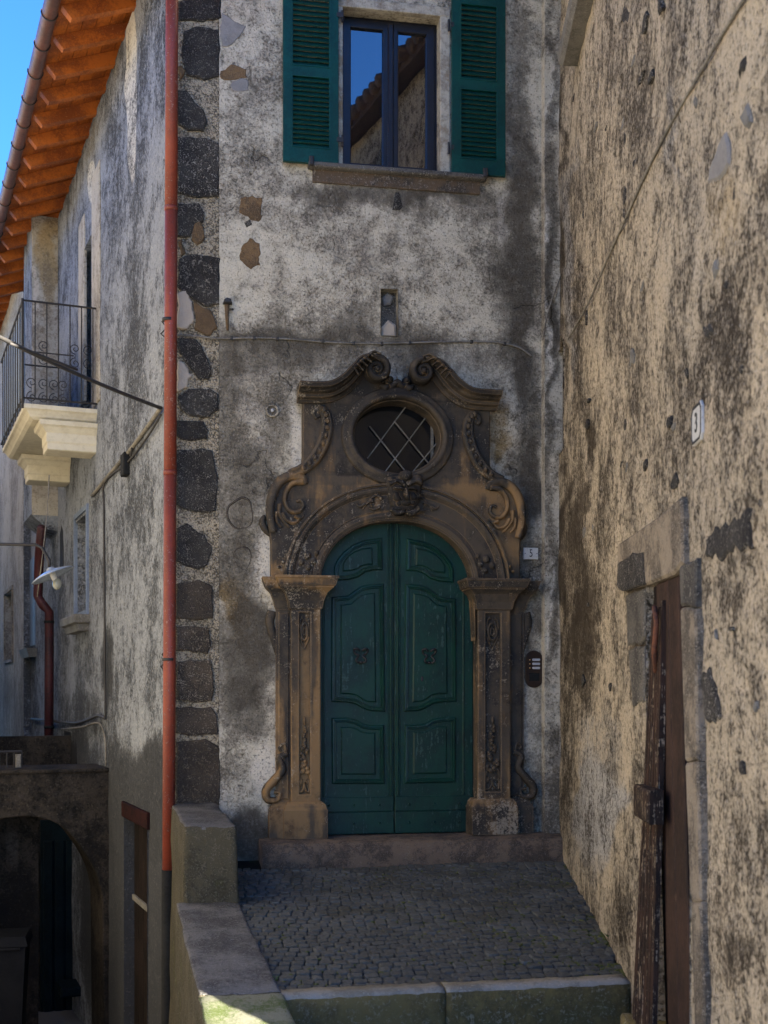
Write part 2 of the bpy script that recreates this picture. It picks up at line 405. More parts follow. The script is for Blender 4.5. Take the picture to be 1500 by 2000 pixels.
    def tube(s, pts, r, seg=8, r2=None):
        pts = [Vector(p) for p in pts]; n = len(pts); vs = []; prev = None
        for i, p in enumerate(pts):
            t = (pts[min(i + 1, n - 1)] - pts[max(i - 1, 0)])
            t = t.normalized() if t.length > 1e-9 else Vector((0, 0, 1))
            if prev is None:
                a = Vector((0, 0, 1)) if abs(t.z) < .9 else Vector((1, 0, 0)); x = t.cross(a).normalized()
            else:
                x = prev - t * prev.dot(t); x = x.normalized() if x.length > 1e-6 else t.orthogonal().normalized()
            prev = x; y = t.cross(x); rr = r if r2 is None else r + (r2 - r) * i / (n - 1)
            for k in range(seg):
                an = 2 * math.pi * k / seg; vs.append(p + x * (math.cos(an) * rr) + y * (math.sin(an) * rr))
        fs = [tuple(range(seg))[::-1], tuple(range((n - 1) * seg, n * seg))]
        for i in range(n - 1):
            for k in range(seg):
                kk = (k + 1) % seg; fs.append((i * seg + k, i * seg + kk, (i + 1) * seg + kk, (i + 1) * seg + k))
        return s.add(vs, fs)
    def ball(s, c, rx, ry=None, rz=None, seg=8, rings=5):
        ry = rx if ry is None else ry; rz = rx if rz is None else rz; c = Vector(c); vs = [c + Vector((0, 0, rz))]
        for i in range(1, rings):
            a = math.pi * i / rings
            for k in range(seg):
                b = 2 * math.pi * k / seg
                vs.append(c + Vector((rx * math.sin(a) * math.cos(b), ry * math.sin(a) * math.sin(b), rz * math.cos(a))))
        vs.append(c - Vector((0, 0, rz))); fs = []
        for k in range(seg):
            fs.append((0, 1 + k, 1 + (k + 1) % seg)); e = len(vs) - 1; b = 1 + (rings - 2) * seg
            fs.append((e, b + (k + 1) % seg, b + k))
        for i in range(rings - 2):
            for k in range(seg):
                kk = (k + 1) % seg; a = 1 + i * seg; fs.append((a + k, a + seg + k, a + seg + kk, a + kk))
        return s.add(vs, fs)

def spline(pts, n=6, closed=False):
    """Catmull-Rom through 2D or 3D points"""
    P = [Vector(p) for p in pts]; out = []; m = len(P)
    for i in range(m if closed else m - 1):
        p0 = P[i - 1] if (closed or i > 0) else P[0]; p1 = P[i]; p2 = P[(i + 1) % m]
        p3 = P[(i + 2) % m] if (closed or i + 2 < m) else P[-1]
        for k in range(n):
            t = k / n
            out.append(.5 * ((2 * p1) + (p2 - p0) * t + (2 * p0 - 5 * p1 + 4 * p2 - p3) * t * t + (3 * p1 - p0 - 3 * p2 + p3) * t ** 3))
    if not closed: out.append(P[-1])
    return out

def plate(fr, loops, w0, w1, bev=0.012):
    """flat plate with holes (2D curve, extruded and bevelled), mesh data in the frame"""
    cu = bpy.data.curves.new('tmp', 'CURVE'); cu.dimensions = '2D'; cu.fill_mode = 'BOTH'
    cu.extrude = (w1 - w0) / 2 - bev; cu.bevel_depth = bev; cu.bevel_resolution = 1
    for lp in loops:
        sp = cu.splines.new('POLY'); sp.points.add(len(lp) - 1); sp.use_cyclic_u = True
        for q, p in zip(sp.points, lp): q.co = (p[0], p[1], 0, 1)
    ob = bpy.data.objects.new('tmp', cu); me0 = ob.to_mesh()
    mb = MB(); mid = (w0 + w1) / 2
    mb.add([fr.P(v.co.x, mid + v.co.z, v.co.y) for v in me0.vertices], [tuple(p.vertices) for p in me0.polygons])
    ob.to_mesh_clear(); bpy.data.objects.remove(ob); bpy.data.curves.remove(cu)
    return mb

def set_attr(me, cols, name='st'):
    a = me.attributes.new(name, 'FLOAT_COLOR', 'POINT')
    a.data.foreach_set('color', np.asarray(cols, dtype=np.float32).ravel())

def project(V):
    d = V - np.array(CAM); de = d @ np.array(FWD); de = np.where(de < .05, .05, de)
    return 750 + (d @ np.array(RIGHT)) / de * F, HZ - d[:, 2] / de * F

def fbm(x, y, seed=0, oct=4):
    """cheap value noise, numpy"""
    out = np.zeros_like(x); amp = .5; f = 1.0
    for o in range(oct):
        r = np.random.RandomState(seed + o); T = r.rand(64, 64)
        xi = np.floor(x * f).astype(int); yi = np.floor(y * f).astype(int); fx = x * f - xi; fy = y * f - yi
        fx = fx * fx * (3 - 2 * fx); fy = fy * fy * (3 - 2 * fy)
        g = lambda a, b: T[a % 64, b % 64]
        out += amp * ((g(xi, yi) * (1 - fx) + g(xi + 1, yi) * fx) * (1 - fy) + (g(xi, yi + 1) * (1 - fx) + g(xi + 1, yi + 1) * fx) * fy)
        amp *= .5; f *= 2
    return out

def stains_and_shading(V, blobs, seed=1, jit=60.0):
    """wear plus painted light and shade: soft patches (centre, radii in photograph pixels, amount, channel r grime and shade / g ochre / b pale)"""
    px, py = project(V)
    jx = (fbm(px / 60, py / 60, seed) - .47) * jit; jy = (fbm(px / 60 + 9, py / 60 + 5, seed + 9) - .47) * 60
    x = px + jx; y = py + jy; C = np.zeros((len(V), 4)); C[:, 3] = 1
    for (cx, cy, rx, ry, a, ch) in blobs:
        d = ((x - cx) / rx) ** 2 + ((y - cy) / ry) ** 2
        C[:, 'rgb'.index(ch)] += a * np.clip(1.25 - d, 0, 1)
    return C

def wall_sheet(fr, u0, u1, z0, z1, step, holes=(), blobs=(), disp=0.006, seed=3, w=0.0, back=True, jit=60.0):
    """a wall face as a fine grid with openings: holes = (u0, u1, z0, z1, depth)"""
    def axis(a, b, brk):
        br = sorted(set([a, b] + [x for x in brk if a < x < b])); out = []
        for p, q in zip(br[:-1], br[1:]):
            k = max(1, int(round((q - p) / step))); out += list(np.linspace(p, q, k, endpoint=False))
        return np.array(out + [b])
    U = axis(u0, u1, [h[i] for h in holes for i in (0, 1)]); Z = axis(z0, z1, [h[i] for h in holes for i in (2, 3)])
    nu, nz = len(U), len(Z); uu, zz = np.meshgrid(U, Z)
    uu = uu.ravel(); zz = zz.ravel()
    dd = ((fbm(uu * 1.3 + 3, zz * 1.3 + 50, seed) - .47) * 3 + (fbm(uu * 7 + 3, zz * 7 + 50, seed + 5) - .47)) * disp
    V = np.array(fr.o)[None] + uu[:, None] * np.array(fr.ex) + (w + dd)[:, None] * np.array(fr.out); V[:, 2] += zz
    keep = np.ones((nz - 1, nu - 1), bool); cu = (U[:-1] + U[1:]) / 2; cz = (Z[:-1] + Z[1:]) / 2
    for h in holes:
        keep &= ~(((cz > h[2]) & (cz < h[3]))[:, None] & ((cu > h[0]) & (cu < h[1]))[None])
    ii, jj = np.nonzero(keep); a = ii * nu + jj
    faces = np.stack([a, a + 1, a + 1 + nu, a + nu], 1)
    # reveals
    ev = []; ef = []; b0 = len(V)
    for h in holes:
        if h[4] <= 0: continue
        q = [(h[0], h[2]), (h[1], h[2]), (h[1], h[3]), (h[0], h[3])]; b = b0 + len(ev)
        ev += [fr.P(x, w + .012, z) for x, z in q] + [fr.P(x, w - h[4], z) for x, z in q]
        ef += [(b + i, b + (i + 1) % 4, b + 4 + (i + 1) % 4, b + 4 + i) for i in range(4)]
        if back: ef.append((b + 4, b + 5, b + 6, b + 7))
    if ev: V = np.vstack([V, np.array([tuple(v) for v in ev])])
    me = bpy.data.meshes.new('wall'); me.from_pydata(V.tolist(), [], faces.tolist() + ef); me.update()
    n = np.array(me.polygons[0].normal)
    if np.dot(n, np.array(fr.out)) < 0: me.flip_normals()
    sm = np.ones(len(me.polygons), bool); sm[len(faces):] = False; me.polygons.foreach_set('use_smooth', sm)
    set_attr(me, stains_and_shading(V, blobs, seed, jit))
    return me

def pxs(fr, pts, w=None): return [fr.px(x, y, w) for x, y in pts]
def jitter_poly(poly, amt, sub=3):
    """rough broken outline: subdivide every side finely and push the points about"""
    out = []; n = len(poly)
    for i in range(n):
        a = Vector(poly[i]); b = Vector(poly[(i + 1) % n])
        k = max(1, min(7, int((b - a).length / .028)))
        for j in range(k):
            p = a.lerp(b, j / k); q = Vector((p.x * 9, p.y * 9, 1.7)); q2 = Vector((p.x * 30, p.y * 30, 5.1))
            out.append((p.x + (mnoise.noise(q) * 2.6 + mnoise.noise(q2) * 1.6) * amt, p.y + (mnoise.noise(q + Vector((31, 7, 0))) * 2.6 + mnoise.noise(q2 + Vector((11, 3, 0))) * 1.6) * amt))
    return out

# ================================================================== corner house: door wall
house = empty('corner_house', (0, 0, -0.3), 'weathered grey corner house with carved stone portal, green double door and green shutters', 'house')
uQ = D.u(428); uE = R.o.x + 0.02
zT = 8.9
WIN = (D.px(668, 180)[0], D.px(860, 180)[0], D.px(760, 333)[1], D.px(760, 22)[1])
NICHE = (D.px(743, 610)[0], D.px(777, 610)[0], D.px(760, 657)[1], D.px(760, 565)[1])
uc = D.px(776, 1300, .08)[0]
dblobs = [
    # grime
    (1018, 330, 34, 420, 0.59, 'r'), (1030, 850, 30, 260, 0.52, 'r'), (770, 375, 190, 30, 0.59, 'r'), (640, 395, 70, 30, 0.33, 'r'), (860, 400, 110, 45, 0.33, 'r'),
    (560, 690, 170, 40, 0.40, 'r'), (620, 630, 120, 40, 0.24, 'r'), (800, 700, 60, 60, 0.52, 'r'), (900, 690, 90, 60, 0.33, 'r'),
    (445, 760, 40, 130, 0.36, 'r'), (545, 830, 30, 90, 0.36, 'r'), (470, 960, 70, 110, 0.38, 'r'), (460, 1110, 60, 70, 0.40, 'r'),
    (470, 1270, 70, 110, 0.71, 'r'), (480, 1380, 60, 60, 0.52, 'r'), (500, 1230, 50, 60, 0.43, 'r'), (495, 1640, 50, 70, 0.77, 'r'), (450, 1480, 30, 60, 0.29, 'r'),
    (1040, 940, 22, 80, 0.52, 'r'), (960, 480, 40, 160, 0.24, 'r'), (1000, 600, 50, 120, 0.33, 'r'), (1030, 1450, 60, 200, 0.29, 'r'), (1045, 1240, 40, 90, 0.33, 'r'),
    (480, 250, 40, 120, 0.19, 'r'), (820, 470, 25, 110, 0.24, 'r'), (590, 660, 200, 20, 0.19, 'r'), (740, 620, 60, 60, 0.24, 'r'),
    # ochre
    (455, 1175, 36, 70, .75, 'g'), (520, 1170, 30, 30, .45, 'g'), (968, 820, 34, 80, .55, 'g'), (990, 900, 24, 50, .4, 'g'), (470, 1230, 40, 40, .3, 'g'),
    (680, 620, 160, 60, .18, 'g'), (1060, 1250, 30, 100, .35, 'g'), (700, 365, 130, 12, .4, 'g'),
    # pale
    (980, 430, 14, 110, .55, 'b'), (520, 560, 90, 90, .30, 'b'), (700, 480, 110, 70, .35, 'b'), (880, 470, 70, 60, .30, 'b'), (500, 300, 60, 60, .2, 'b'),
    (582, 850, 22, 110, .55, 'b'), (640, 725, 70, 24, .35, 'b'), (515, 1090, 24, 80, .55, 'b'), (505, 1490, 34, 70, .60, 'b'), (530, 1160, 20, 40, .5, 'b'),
    (490, 735, 40, 34, .45, 'b'), (500, 800, 44, 30, .5, 'b'), (515, 868, 50, 26, .45, 'b'), (530, 710, 26, 20, .4, 'b'), (960, 700, 36, 34, .25, 'b'),  # first four: soft dappled light painted as pale patches
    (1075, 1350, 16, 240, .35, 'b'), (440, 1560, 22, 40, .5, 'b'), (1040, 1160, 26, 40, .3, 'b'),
    (520, 800, 110, 170, 0.14, 'r'), (470, 1050, 60, 160, 0.17, 'r'), (990, 1200, 80, 300, 0.17, 'r'), (640, 700, 130, 70, 0.15, 'r'), (900, 720, 120, 60, 0.17, 'r'), (1010, 560, 46, 300, 0.21, 'r'), (460, 120, 60, 160, 0.10, 'r'), (560, 640, 160, 50, 0.13, 'r'), (860, 590, 160, 60, 0.11, 'r'), (720, 660, 300, 26, 0.14, 'r'), (480, 1640, 70, 100, 0.35, 'r'), (840, 640, 60, 60, 0.14, 'r'),
]
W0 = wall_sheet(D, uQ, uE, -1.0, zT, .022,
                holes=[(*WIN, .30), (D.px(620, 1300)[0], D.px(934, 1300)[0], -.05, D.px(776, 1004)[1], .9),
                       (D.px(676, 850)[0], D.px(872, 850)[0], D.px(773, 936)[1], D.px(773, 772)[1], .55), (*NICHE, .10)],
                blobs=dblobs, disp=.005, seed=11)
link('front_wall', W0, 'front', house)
# quoins: rubble corner
qm = wall_sheet(D, uL - .005, uQ - .002, -3.2, zT, .022, blobs=[], disp=.010, seed=31, w=-.012)
link('corner_mortar', qm, 'mortar', house)
quoins = [
    [(348, -60), (429, -62), (430, 36), (395, 42), (350, 38)], [(362, 62), (385, 52), (428, 58), (427, 150), (400, 156), (366, 148), (358, 100)],
    [(349, 178), (368, 177), (381, 200), (396, 216), (405, 240), (396, 257), (370, 255), (349, 244)],
    [(349, 268), (405, 272), (427, 282), (426, 384), (380, 386), (349, 376)],
    [(349, 398), (388, 398), (398, 416), (396, 436), (380, 440), (374, 462), (349, 462)],
    [(352, 508), (376, 495), (427, 503), (427, 594), (404, 600), (377, 582), (350, 560)],
    [(347, 662), (384, 662), (400, 690), (412, 722), (408, 740), (391, 741), (374, 718), (352, 690)],
    [(350, 776), (372, 761), (410, 758), (426, 772), (426, 800), (408, 816), (375, 811), (355, 796)],
    [(345, 823), (397, 821), (407, 840), (403, 858), (356, 859), (345, 850)],
    [(345, 878), (414, 878), (422, 922), (422, 998), (400, 1003), (370, 995), (345, 985)],
    [(348, 1032), (368, 1022), (398, 1046), (414, 1070), (407, 1100), (385, 1114), (348, 1096)],
    [(346, 1140), (390, 1133), (414, 1146), (415, 1208), (390, 1213), (346, 1206)], [(346, 1223), (408, 1226), (412, 1262), (404, 1276), (346, 1272)],
    [(348, 1292), (410, 1288), (418, 1330), (414, 1368), (380, 1372), (348, 1366)], [(346, 1382), (412, 1380), (425, 1400), (424, 1434), (370, 1438), (346, 1430)],
    [(346, 1448), (400, 1444), (428, 1462), (430, 1560), (425, 1576), (346, 1572)],
]
for i, q in enumerate(quoins):
    qc = (sum(p[0] for p in q) / len(q), sum(p[1] for p in q) / len(q)); q = [(x + (1 if x > qc[0] else -3), y) for x, y in q]
    poly = jitter_poly(pxs(D, q), .006, 4)
    MB().prism(D, poly, -.06, .008 + random.uniform(0, .010), .012).build('quoin_stone', 'basalt_brown' if i >= 11 else 'basalt', house)
for q, mt in (([(346, 572), (366, 566), (376, 590), (377, 625), (368, 644), (346, 640)], 'pinkplaster'), ([(380, 590), (412, 606), (421, 640), (404, 654), (380, 640)], 'brownpatch'),
              ([(346, 704), (362, 712), (375, 735), (366, 758), (346, 766)], 'pinkplaster'), ([(376, 438), (390, 434), (400, 446), (398, 470), (386, 479), (374, 468)], 'brownpatch'),
              ([(351, 470), (360, 468), (363, 490), (354, 503)], 'brownpatch'), ([(347, 130), (356, 126), (360, 148), (350, 158)], 'brownpatch')):
    MB().prism(D, jitter_poly(pxs(D, q), .010, 4), -.03, .012, .010).build('corner_filler', mt, house)
# patches on the front wall
for q, mt in (([(470, 388), (490, 382), (509, 386), (511, 428), (490, 432), (468, 414)], 'brownpatch'), ([(470, 480), (488, 468), (508, 474), (506, 520), (488, 526), (469, 508)], 'brownpatch'),
              ([(432, 138), (452, 128), (478, 136), (483, 152), (432, 156)], 'brownpatch'), ([(455, 158), (470, 154), (484, 160), (482, 180), (464, 183), (454, 174)], 'greypatch'),
              ([(431, 26), (448, 36), (478, 56), (476, 68), (458, 82), (431, 92)], 'greypatch'), ([(480, 434), (488, 430), (493, 440), (484, 444)], 'basalt')):
    MB().prism(D, jitter_poly(pxs(D, q), .011, 5), -.02, .007, .006).build('wall_patch', mt, house)
MB().box(D, NICHE[0], NICHE[1], -.099, -.092, NICHE[2], NICHE[3]).build('niche_back_shade', 'jambdark', house)  # dark plate added so the recess reads as shaded
# niche back filled with pale mortar at the foot
MB().prism(D, pxs(D, [(745, 657), (776, 657), (775, 632), (760, 622), (747, 636)]), -.095, -.03, .02).build('niche_filler', 'pinkplaster', house)
MB().prism(D, pxs(D, [(749, 578), (760, 566), (772, 574), (766, 590), (754, 592)]), -.095, -.06, .015).build('niche_stone', 'greypatch', house)
# small wedge hole under the sill: dark plate painted as its inner shade
MB().prism(D, pxs(D, [(766, 410), (772, 376), (779, 376), (786, 404), (780, 411)]), -.01, .007, .003).build('wedge_hole_shade', 'basalt', house)

# ------------------------------------------------------------------ window with shutters
win = MB()
wz0, wz1 = WIN[2], WIN[3]
uw0, uw1 = WIN[0], WIN[1]
# stone surround
sur = MB()
sur.prism(D, [(uw1 - .005, wz0), (uw1 + .085, wz0), (uw1 + .085, wz1 + .06), (uw1 - .005, wz1 + .06)], -.04, .022, .006)
sur.prism(D, [(uw0 - .055, wz0), (uw0 + .005, wz0), (uw0 + .005, wz1 + .06), (uw0 - .055, wz1 + .06)], -.04, .020, .006)
sur.prism(D, [(uw0 - .055, wz1 - .01), (uw1 + .085, wz1 - .01), (uw1 + .085, wz1 + .075), (uw0 - .055, wz1 + .075)], -.04, .028, .006)
M['surround'] = stone_mat('window_surround_stone', (.50, .46, .37), (.30, .27, .22), (.10, .085, .07), .8, False, .9, .4, (.30, .20, .09))
window = sur.build('window', 'surround', house)
fw = -.15
def rectframe(fr, u0, u1, z0, z1, t, w0, w1, bev=.006):
    return plate(fr, [[(u0, z0), (u1, z0), (u1, z1), (u0, z1)], [(u0 + t, z0 + t), (u0 + t, z1 - t), (u1 - t, z1 - t), (u1 - t, z0 + t)]], w0, w1, bev)
rectframe(D, uw0, uw1, wz0, wz1, .04, fw - .05, fw, .004).build('window_frame', 'sash', window)
um = (uw0 + uw1) / 2 + .015
for a, b in ((uw0 + .03, um - .002), (um + .002, uw1 - .03)):
    rectframe(D, a, b, wz0 + .03, wz1 - .035, .062, fw - .03, fw + .025, .008).build('casement', 'sash', window)
    MB().box(D, a + .055, b - .055, fw - .012, fw - .006, wz0 + .085, wz1 - .09).build('pane', 'glass', window)
MB().box(D, um - .028, um + .028, fw + .02, fw + .04, wz0 + .04, wz1 - .045, .012).build('meeting_rail', 'sash', window)
# sill
su0, su1 = D.px(600, 330)[0], D.px(946, 350)[0]; sz = wz0
MB().stack(D, su0 + .03, su1 - .03, -.16, .06, [(sz - .052, 0), (sz - .046, .02), (sz - .038, .028), (sz - .010, .028), (sz - .003, .018)]).build('window_sill', stone_mat('dark_sill_stone', (.13, .12, .105), (.06, .056, .05), (.34, .32, .28), .8, False), house)
MB().stack(D, su0 + .05, su1 - .05, -.02, .016, [(sz - .16, .0), (sz - .15, .005), (sz - .06, .005), (sz - .05, .010)]).build('sill_apron', stone_mat('apron_stone', (.12, .085, .055), (.06, .05, .04), (.3, .25, .2), .8, False), house)

SL = MB(); SL.box(Frame((0, 0, 0), (1, 0, 0), (0, -1, 0)), -.5, .5, -.006, .006, -.02, .02, .0)
slat_me = SL.mesh('slat'); slat_me.materials.append(M['shutter'])
def shutter(corn, w0, w1, rail):
    """corn: photograph corners of the shutter lying open on the wall (tl, tr, br, bl)"""
    w = (w0 + w1) / 2
    a = D.px(*corn[0], w); b = D.px(*corn[1], w); c = D.px(*corn[2], w); d = D.px(*corn[3], w)
    u0 = (a[0] + d[0]) / 2; u1 = (b[0] + c[0]) / 2; z0 = (c[1] + d[1]) / 2; z1 = z0 + 1.62
    st = .075; zr = z0 + rail
    loops = [[(u0, z0), (u1, z0), (u1, z1), (u0, z1)]]
    fields = [(z0 + .13, zr - .045), (zr + .045, z1 - .10)]
    for p, q in fields: loops.append([(u0 + st, p), (u0 + st, q), (u1 - st, q), (u1 - st, p)])
    root = plate(D, loops, w - .02, w + .02, .004).build('shutter', 'shutter', house)
    for p, q in fields:
        n = 15; dz = (q - p) / n
        for k in range(n):
            o = bpy.data.objects.new('slat', slat_me); COL.objects.link(o); o.parent = root
            o.location = D.P((u0 + u1) / 2, w, p + dz * (k + .5))
            o.scale = (u1 - u0 - 2 * st + .006, 1, dz * 1.32 / .04)
            o.rotation_euler = (math.radians(-40), 0, 0)
        bead = MB().sweep(D, [(u0 + st, p), (u1 - st, p), (u1 - st, q), (u0 + st, q)], [(-.006, 0), (-.004, .007), (.006, .006), (.008, 0)], True, w=w + .019)
        bead.build('bead', 'shutter', root)
    side = u1 if u1 < uc else u0
    for zz in (z0 + .22, z1 - .3):
        hg = MB(); hg.box(D, side - .012, side + .045 if side < uc else side + .012, w + .018, w + .026, zz - .02, zz + .02)
        hg.tube([D.P(side + (.04 if side < uc else -.03), w, zz - .05), D.P(side + (.04 if side < uc else -.03), w, zz + .05)], .012, 6)
        hg.build('hinge', 'iron', root)
    return root, u0, u1, z0, z1
shutter([(553, 0), (660, 0), (660, 322), (554, 316)], .035, .075, .80)
shutter([(880, 18), (982, 22), (989, 345), (886, 338)], .035, .075, .80)
for x, y in ((606, 325), (943, 348)):                                         # shutter catches under the sill
    u, z = D.px(x, y); MB().box(D, u - .02, u + .02, -.01, .11, z - .03, z + .05, .008).build('shutter_catch', 'iron', house)

# ------------------------------------------------------------------ portal
PW = .10; D.defw = PW
portal_parts = []
def mir(pts): return [(2 * uc - u, z) for u, z in pts]
ov_c = D.px(774, 853); ov_rx = D.px(860, 853)[0] - ov_c[0]; ov_rz = ov_c[1] - D.px(774, 926)[1]
ovc_u = uc
def ellipse(cu, cz, rx, rz, n=48, a0=0, a1=360):
    return [(cu + rx * math.cos(math.radians(a0 + (a1 - a0) * i / n)), cz + rz * math.sin(math.radians(a0 + (a1 - a0) * i / n))) for i in range(n + (0 if abs(a1 - a0) == 360 else 1))]
hw = (D.px(930, 1135)[0] - D.px(627, 1135)[0]) / 2                           # half width of the doorway
zsp = D.px(776, 1148)[1]; zcr = D.px(776, 1015)[1]
def arch_pts(grow, n=28, sq=2.15):
    out = []
    for i in range(n + 1):
        a = math.pi * (1 - i / n); c, s_ = math.cos(a), math.sin(a)
        out.append((uc + (hw + grow) * math.copysign(abs(c) ** (2 / sq), c), zsp + (zcr - zsp + grow) * (abs(s_) ** (2 / sq))))
    return out
zcap = D.px(582, 1126)[1]
sil = pxs(D, [(532, 1128), (532, 1060), (529, 1036), (524, 1005), (526, 974), (536, 946), (552, 928), (572, 918), (592, 906), (594, 890), (594, 775), (604, 762), (650, 766), (688, 748), (706, 734), (728, 744), (750, 750)])
sil[0] = (sil[0][0], zcap - .02)
outline = sil + mir(sil)[::-1] + [(uc + hw, zcap - .02)] + arch_pts(0)[::-1] + [(uc - hw, zcap - .02)]
ow = ellipse(ovc_u, ov_c[1], ov_rx, ov_rz, 48)
pm = plate(D, [outline, ow], -.32, PW, .012)
pme = pm.mesh('portal')
# recalculated wear on the portal body
def portal_attr(me):
    V = np.array([v.co[:] for v in me.vertices])
    set_attr(me, stains_and_shading(V, [(1000, 1000, 26, 90, .40, 'g'), (1010, 1090, 18, 60, .4, 'g'), (620, 940, 60, 40, .16, 'g'), (590, 1140, 70, 14, .45, 'g'), (570, 1600, 60, 40, .28, 'g'), (560, 985, 30, 60, .12, 'g'),
        (620, 1400, 16, 220, .40, 'g'), (575, 1450, 14, 130, .3, 'g'), (940, 1420, 12, 220, .22, 'g'), (990, 1595, 70, 34, .10, 'g'), (535, 1540, 16, 50, .5, 'g'), (600, 1400, 20, 60, .2, 'g'),
        (780, 735, 220, 44, .42, 'r'), (640, 750, 80, 30, .2, 'r'), (920, 760, 80, 30, .2, 'r'), (590, 1560, 60, 60, .2, 'g'), (980, 1560, 60, 50, .1, 'g'), (625, 1420, 16, 260, .15, 'g'), (960, 1150, 90, 30, .18, 'r'), (640, 860, 30, 60, .08, 'r'), (920, 860, 26, 80, .12, 'r'), (780, 960, 60, 50, .05, 'r'), (545, 1250, 30, 80, .15, 'r'),
        (787, 965, 40, 50, .35, 'r'), (560, 1420, 24, 40, .45, 'b'), (990, 1600, 60, 36, .45, 'b'), (575, 1090, 50, 30, .3, 'b'), (1000, 1330, 16, 120, .2, 'b')], 77))
def padd(mb, name, parent, smooth=False, mat='portal', **k):
    me = mb.mesh(name, smooth); portal_attr(me); return link(name, me, mat, parent, **k)
portal_attr(pme)
portal = link('stone_portal', pme, 'portal', house, label='brown carved baroque portal surround round the green double door')

def bead_prof(wd, h, n=5):
    return [(-wd, 0)] + [(-wd * math.cos(math.pi * i / n), h * math.sin(math.pi * i / n)) for i in range(1, n)] + [(wd, 0)]
# archivolt mouldings
ar = MB()
ar.sweep(D, arch_pts(.27), [(-.05, 0), (-.05, .02), (-.02, .05), (.0, .055), (.025, .035), (.03, .06), (.045, .06), (.05, 0)], w=PW - .005)
ar.sweep(D, arch_pts(.035), [(-.03, 0), (-.028, .018), (.0, .028), (.03, .015), (.032, 0)], w=PW - .005)
ar.sweep(D, arch_pts(.16), [(-.085, 0), (-.08, .012), (.08, .012), (.085, 0)], w=PW - .005)
padd(ar, 'archivolt', portal)
# oval frame
of = MB()
of.sweep(D, ellipse(ovc_u, ov_c[1], ov_rx + .055, ov_rz + .055, 56), [(-.055, 0), (-.05, .02), (-.035, .045), (-.01, .035), (.01, .06), (.035, .07), (.05, .045), (.06, 0)], True, w=PW - .005)
padd(of, 'oval_frame', portal, True)
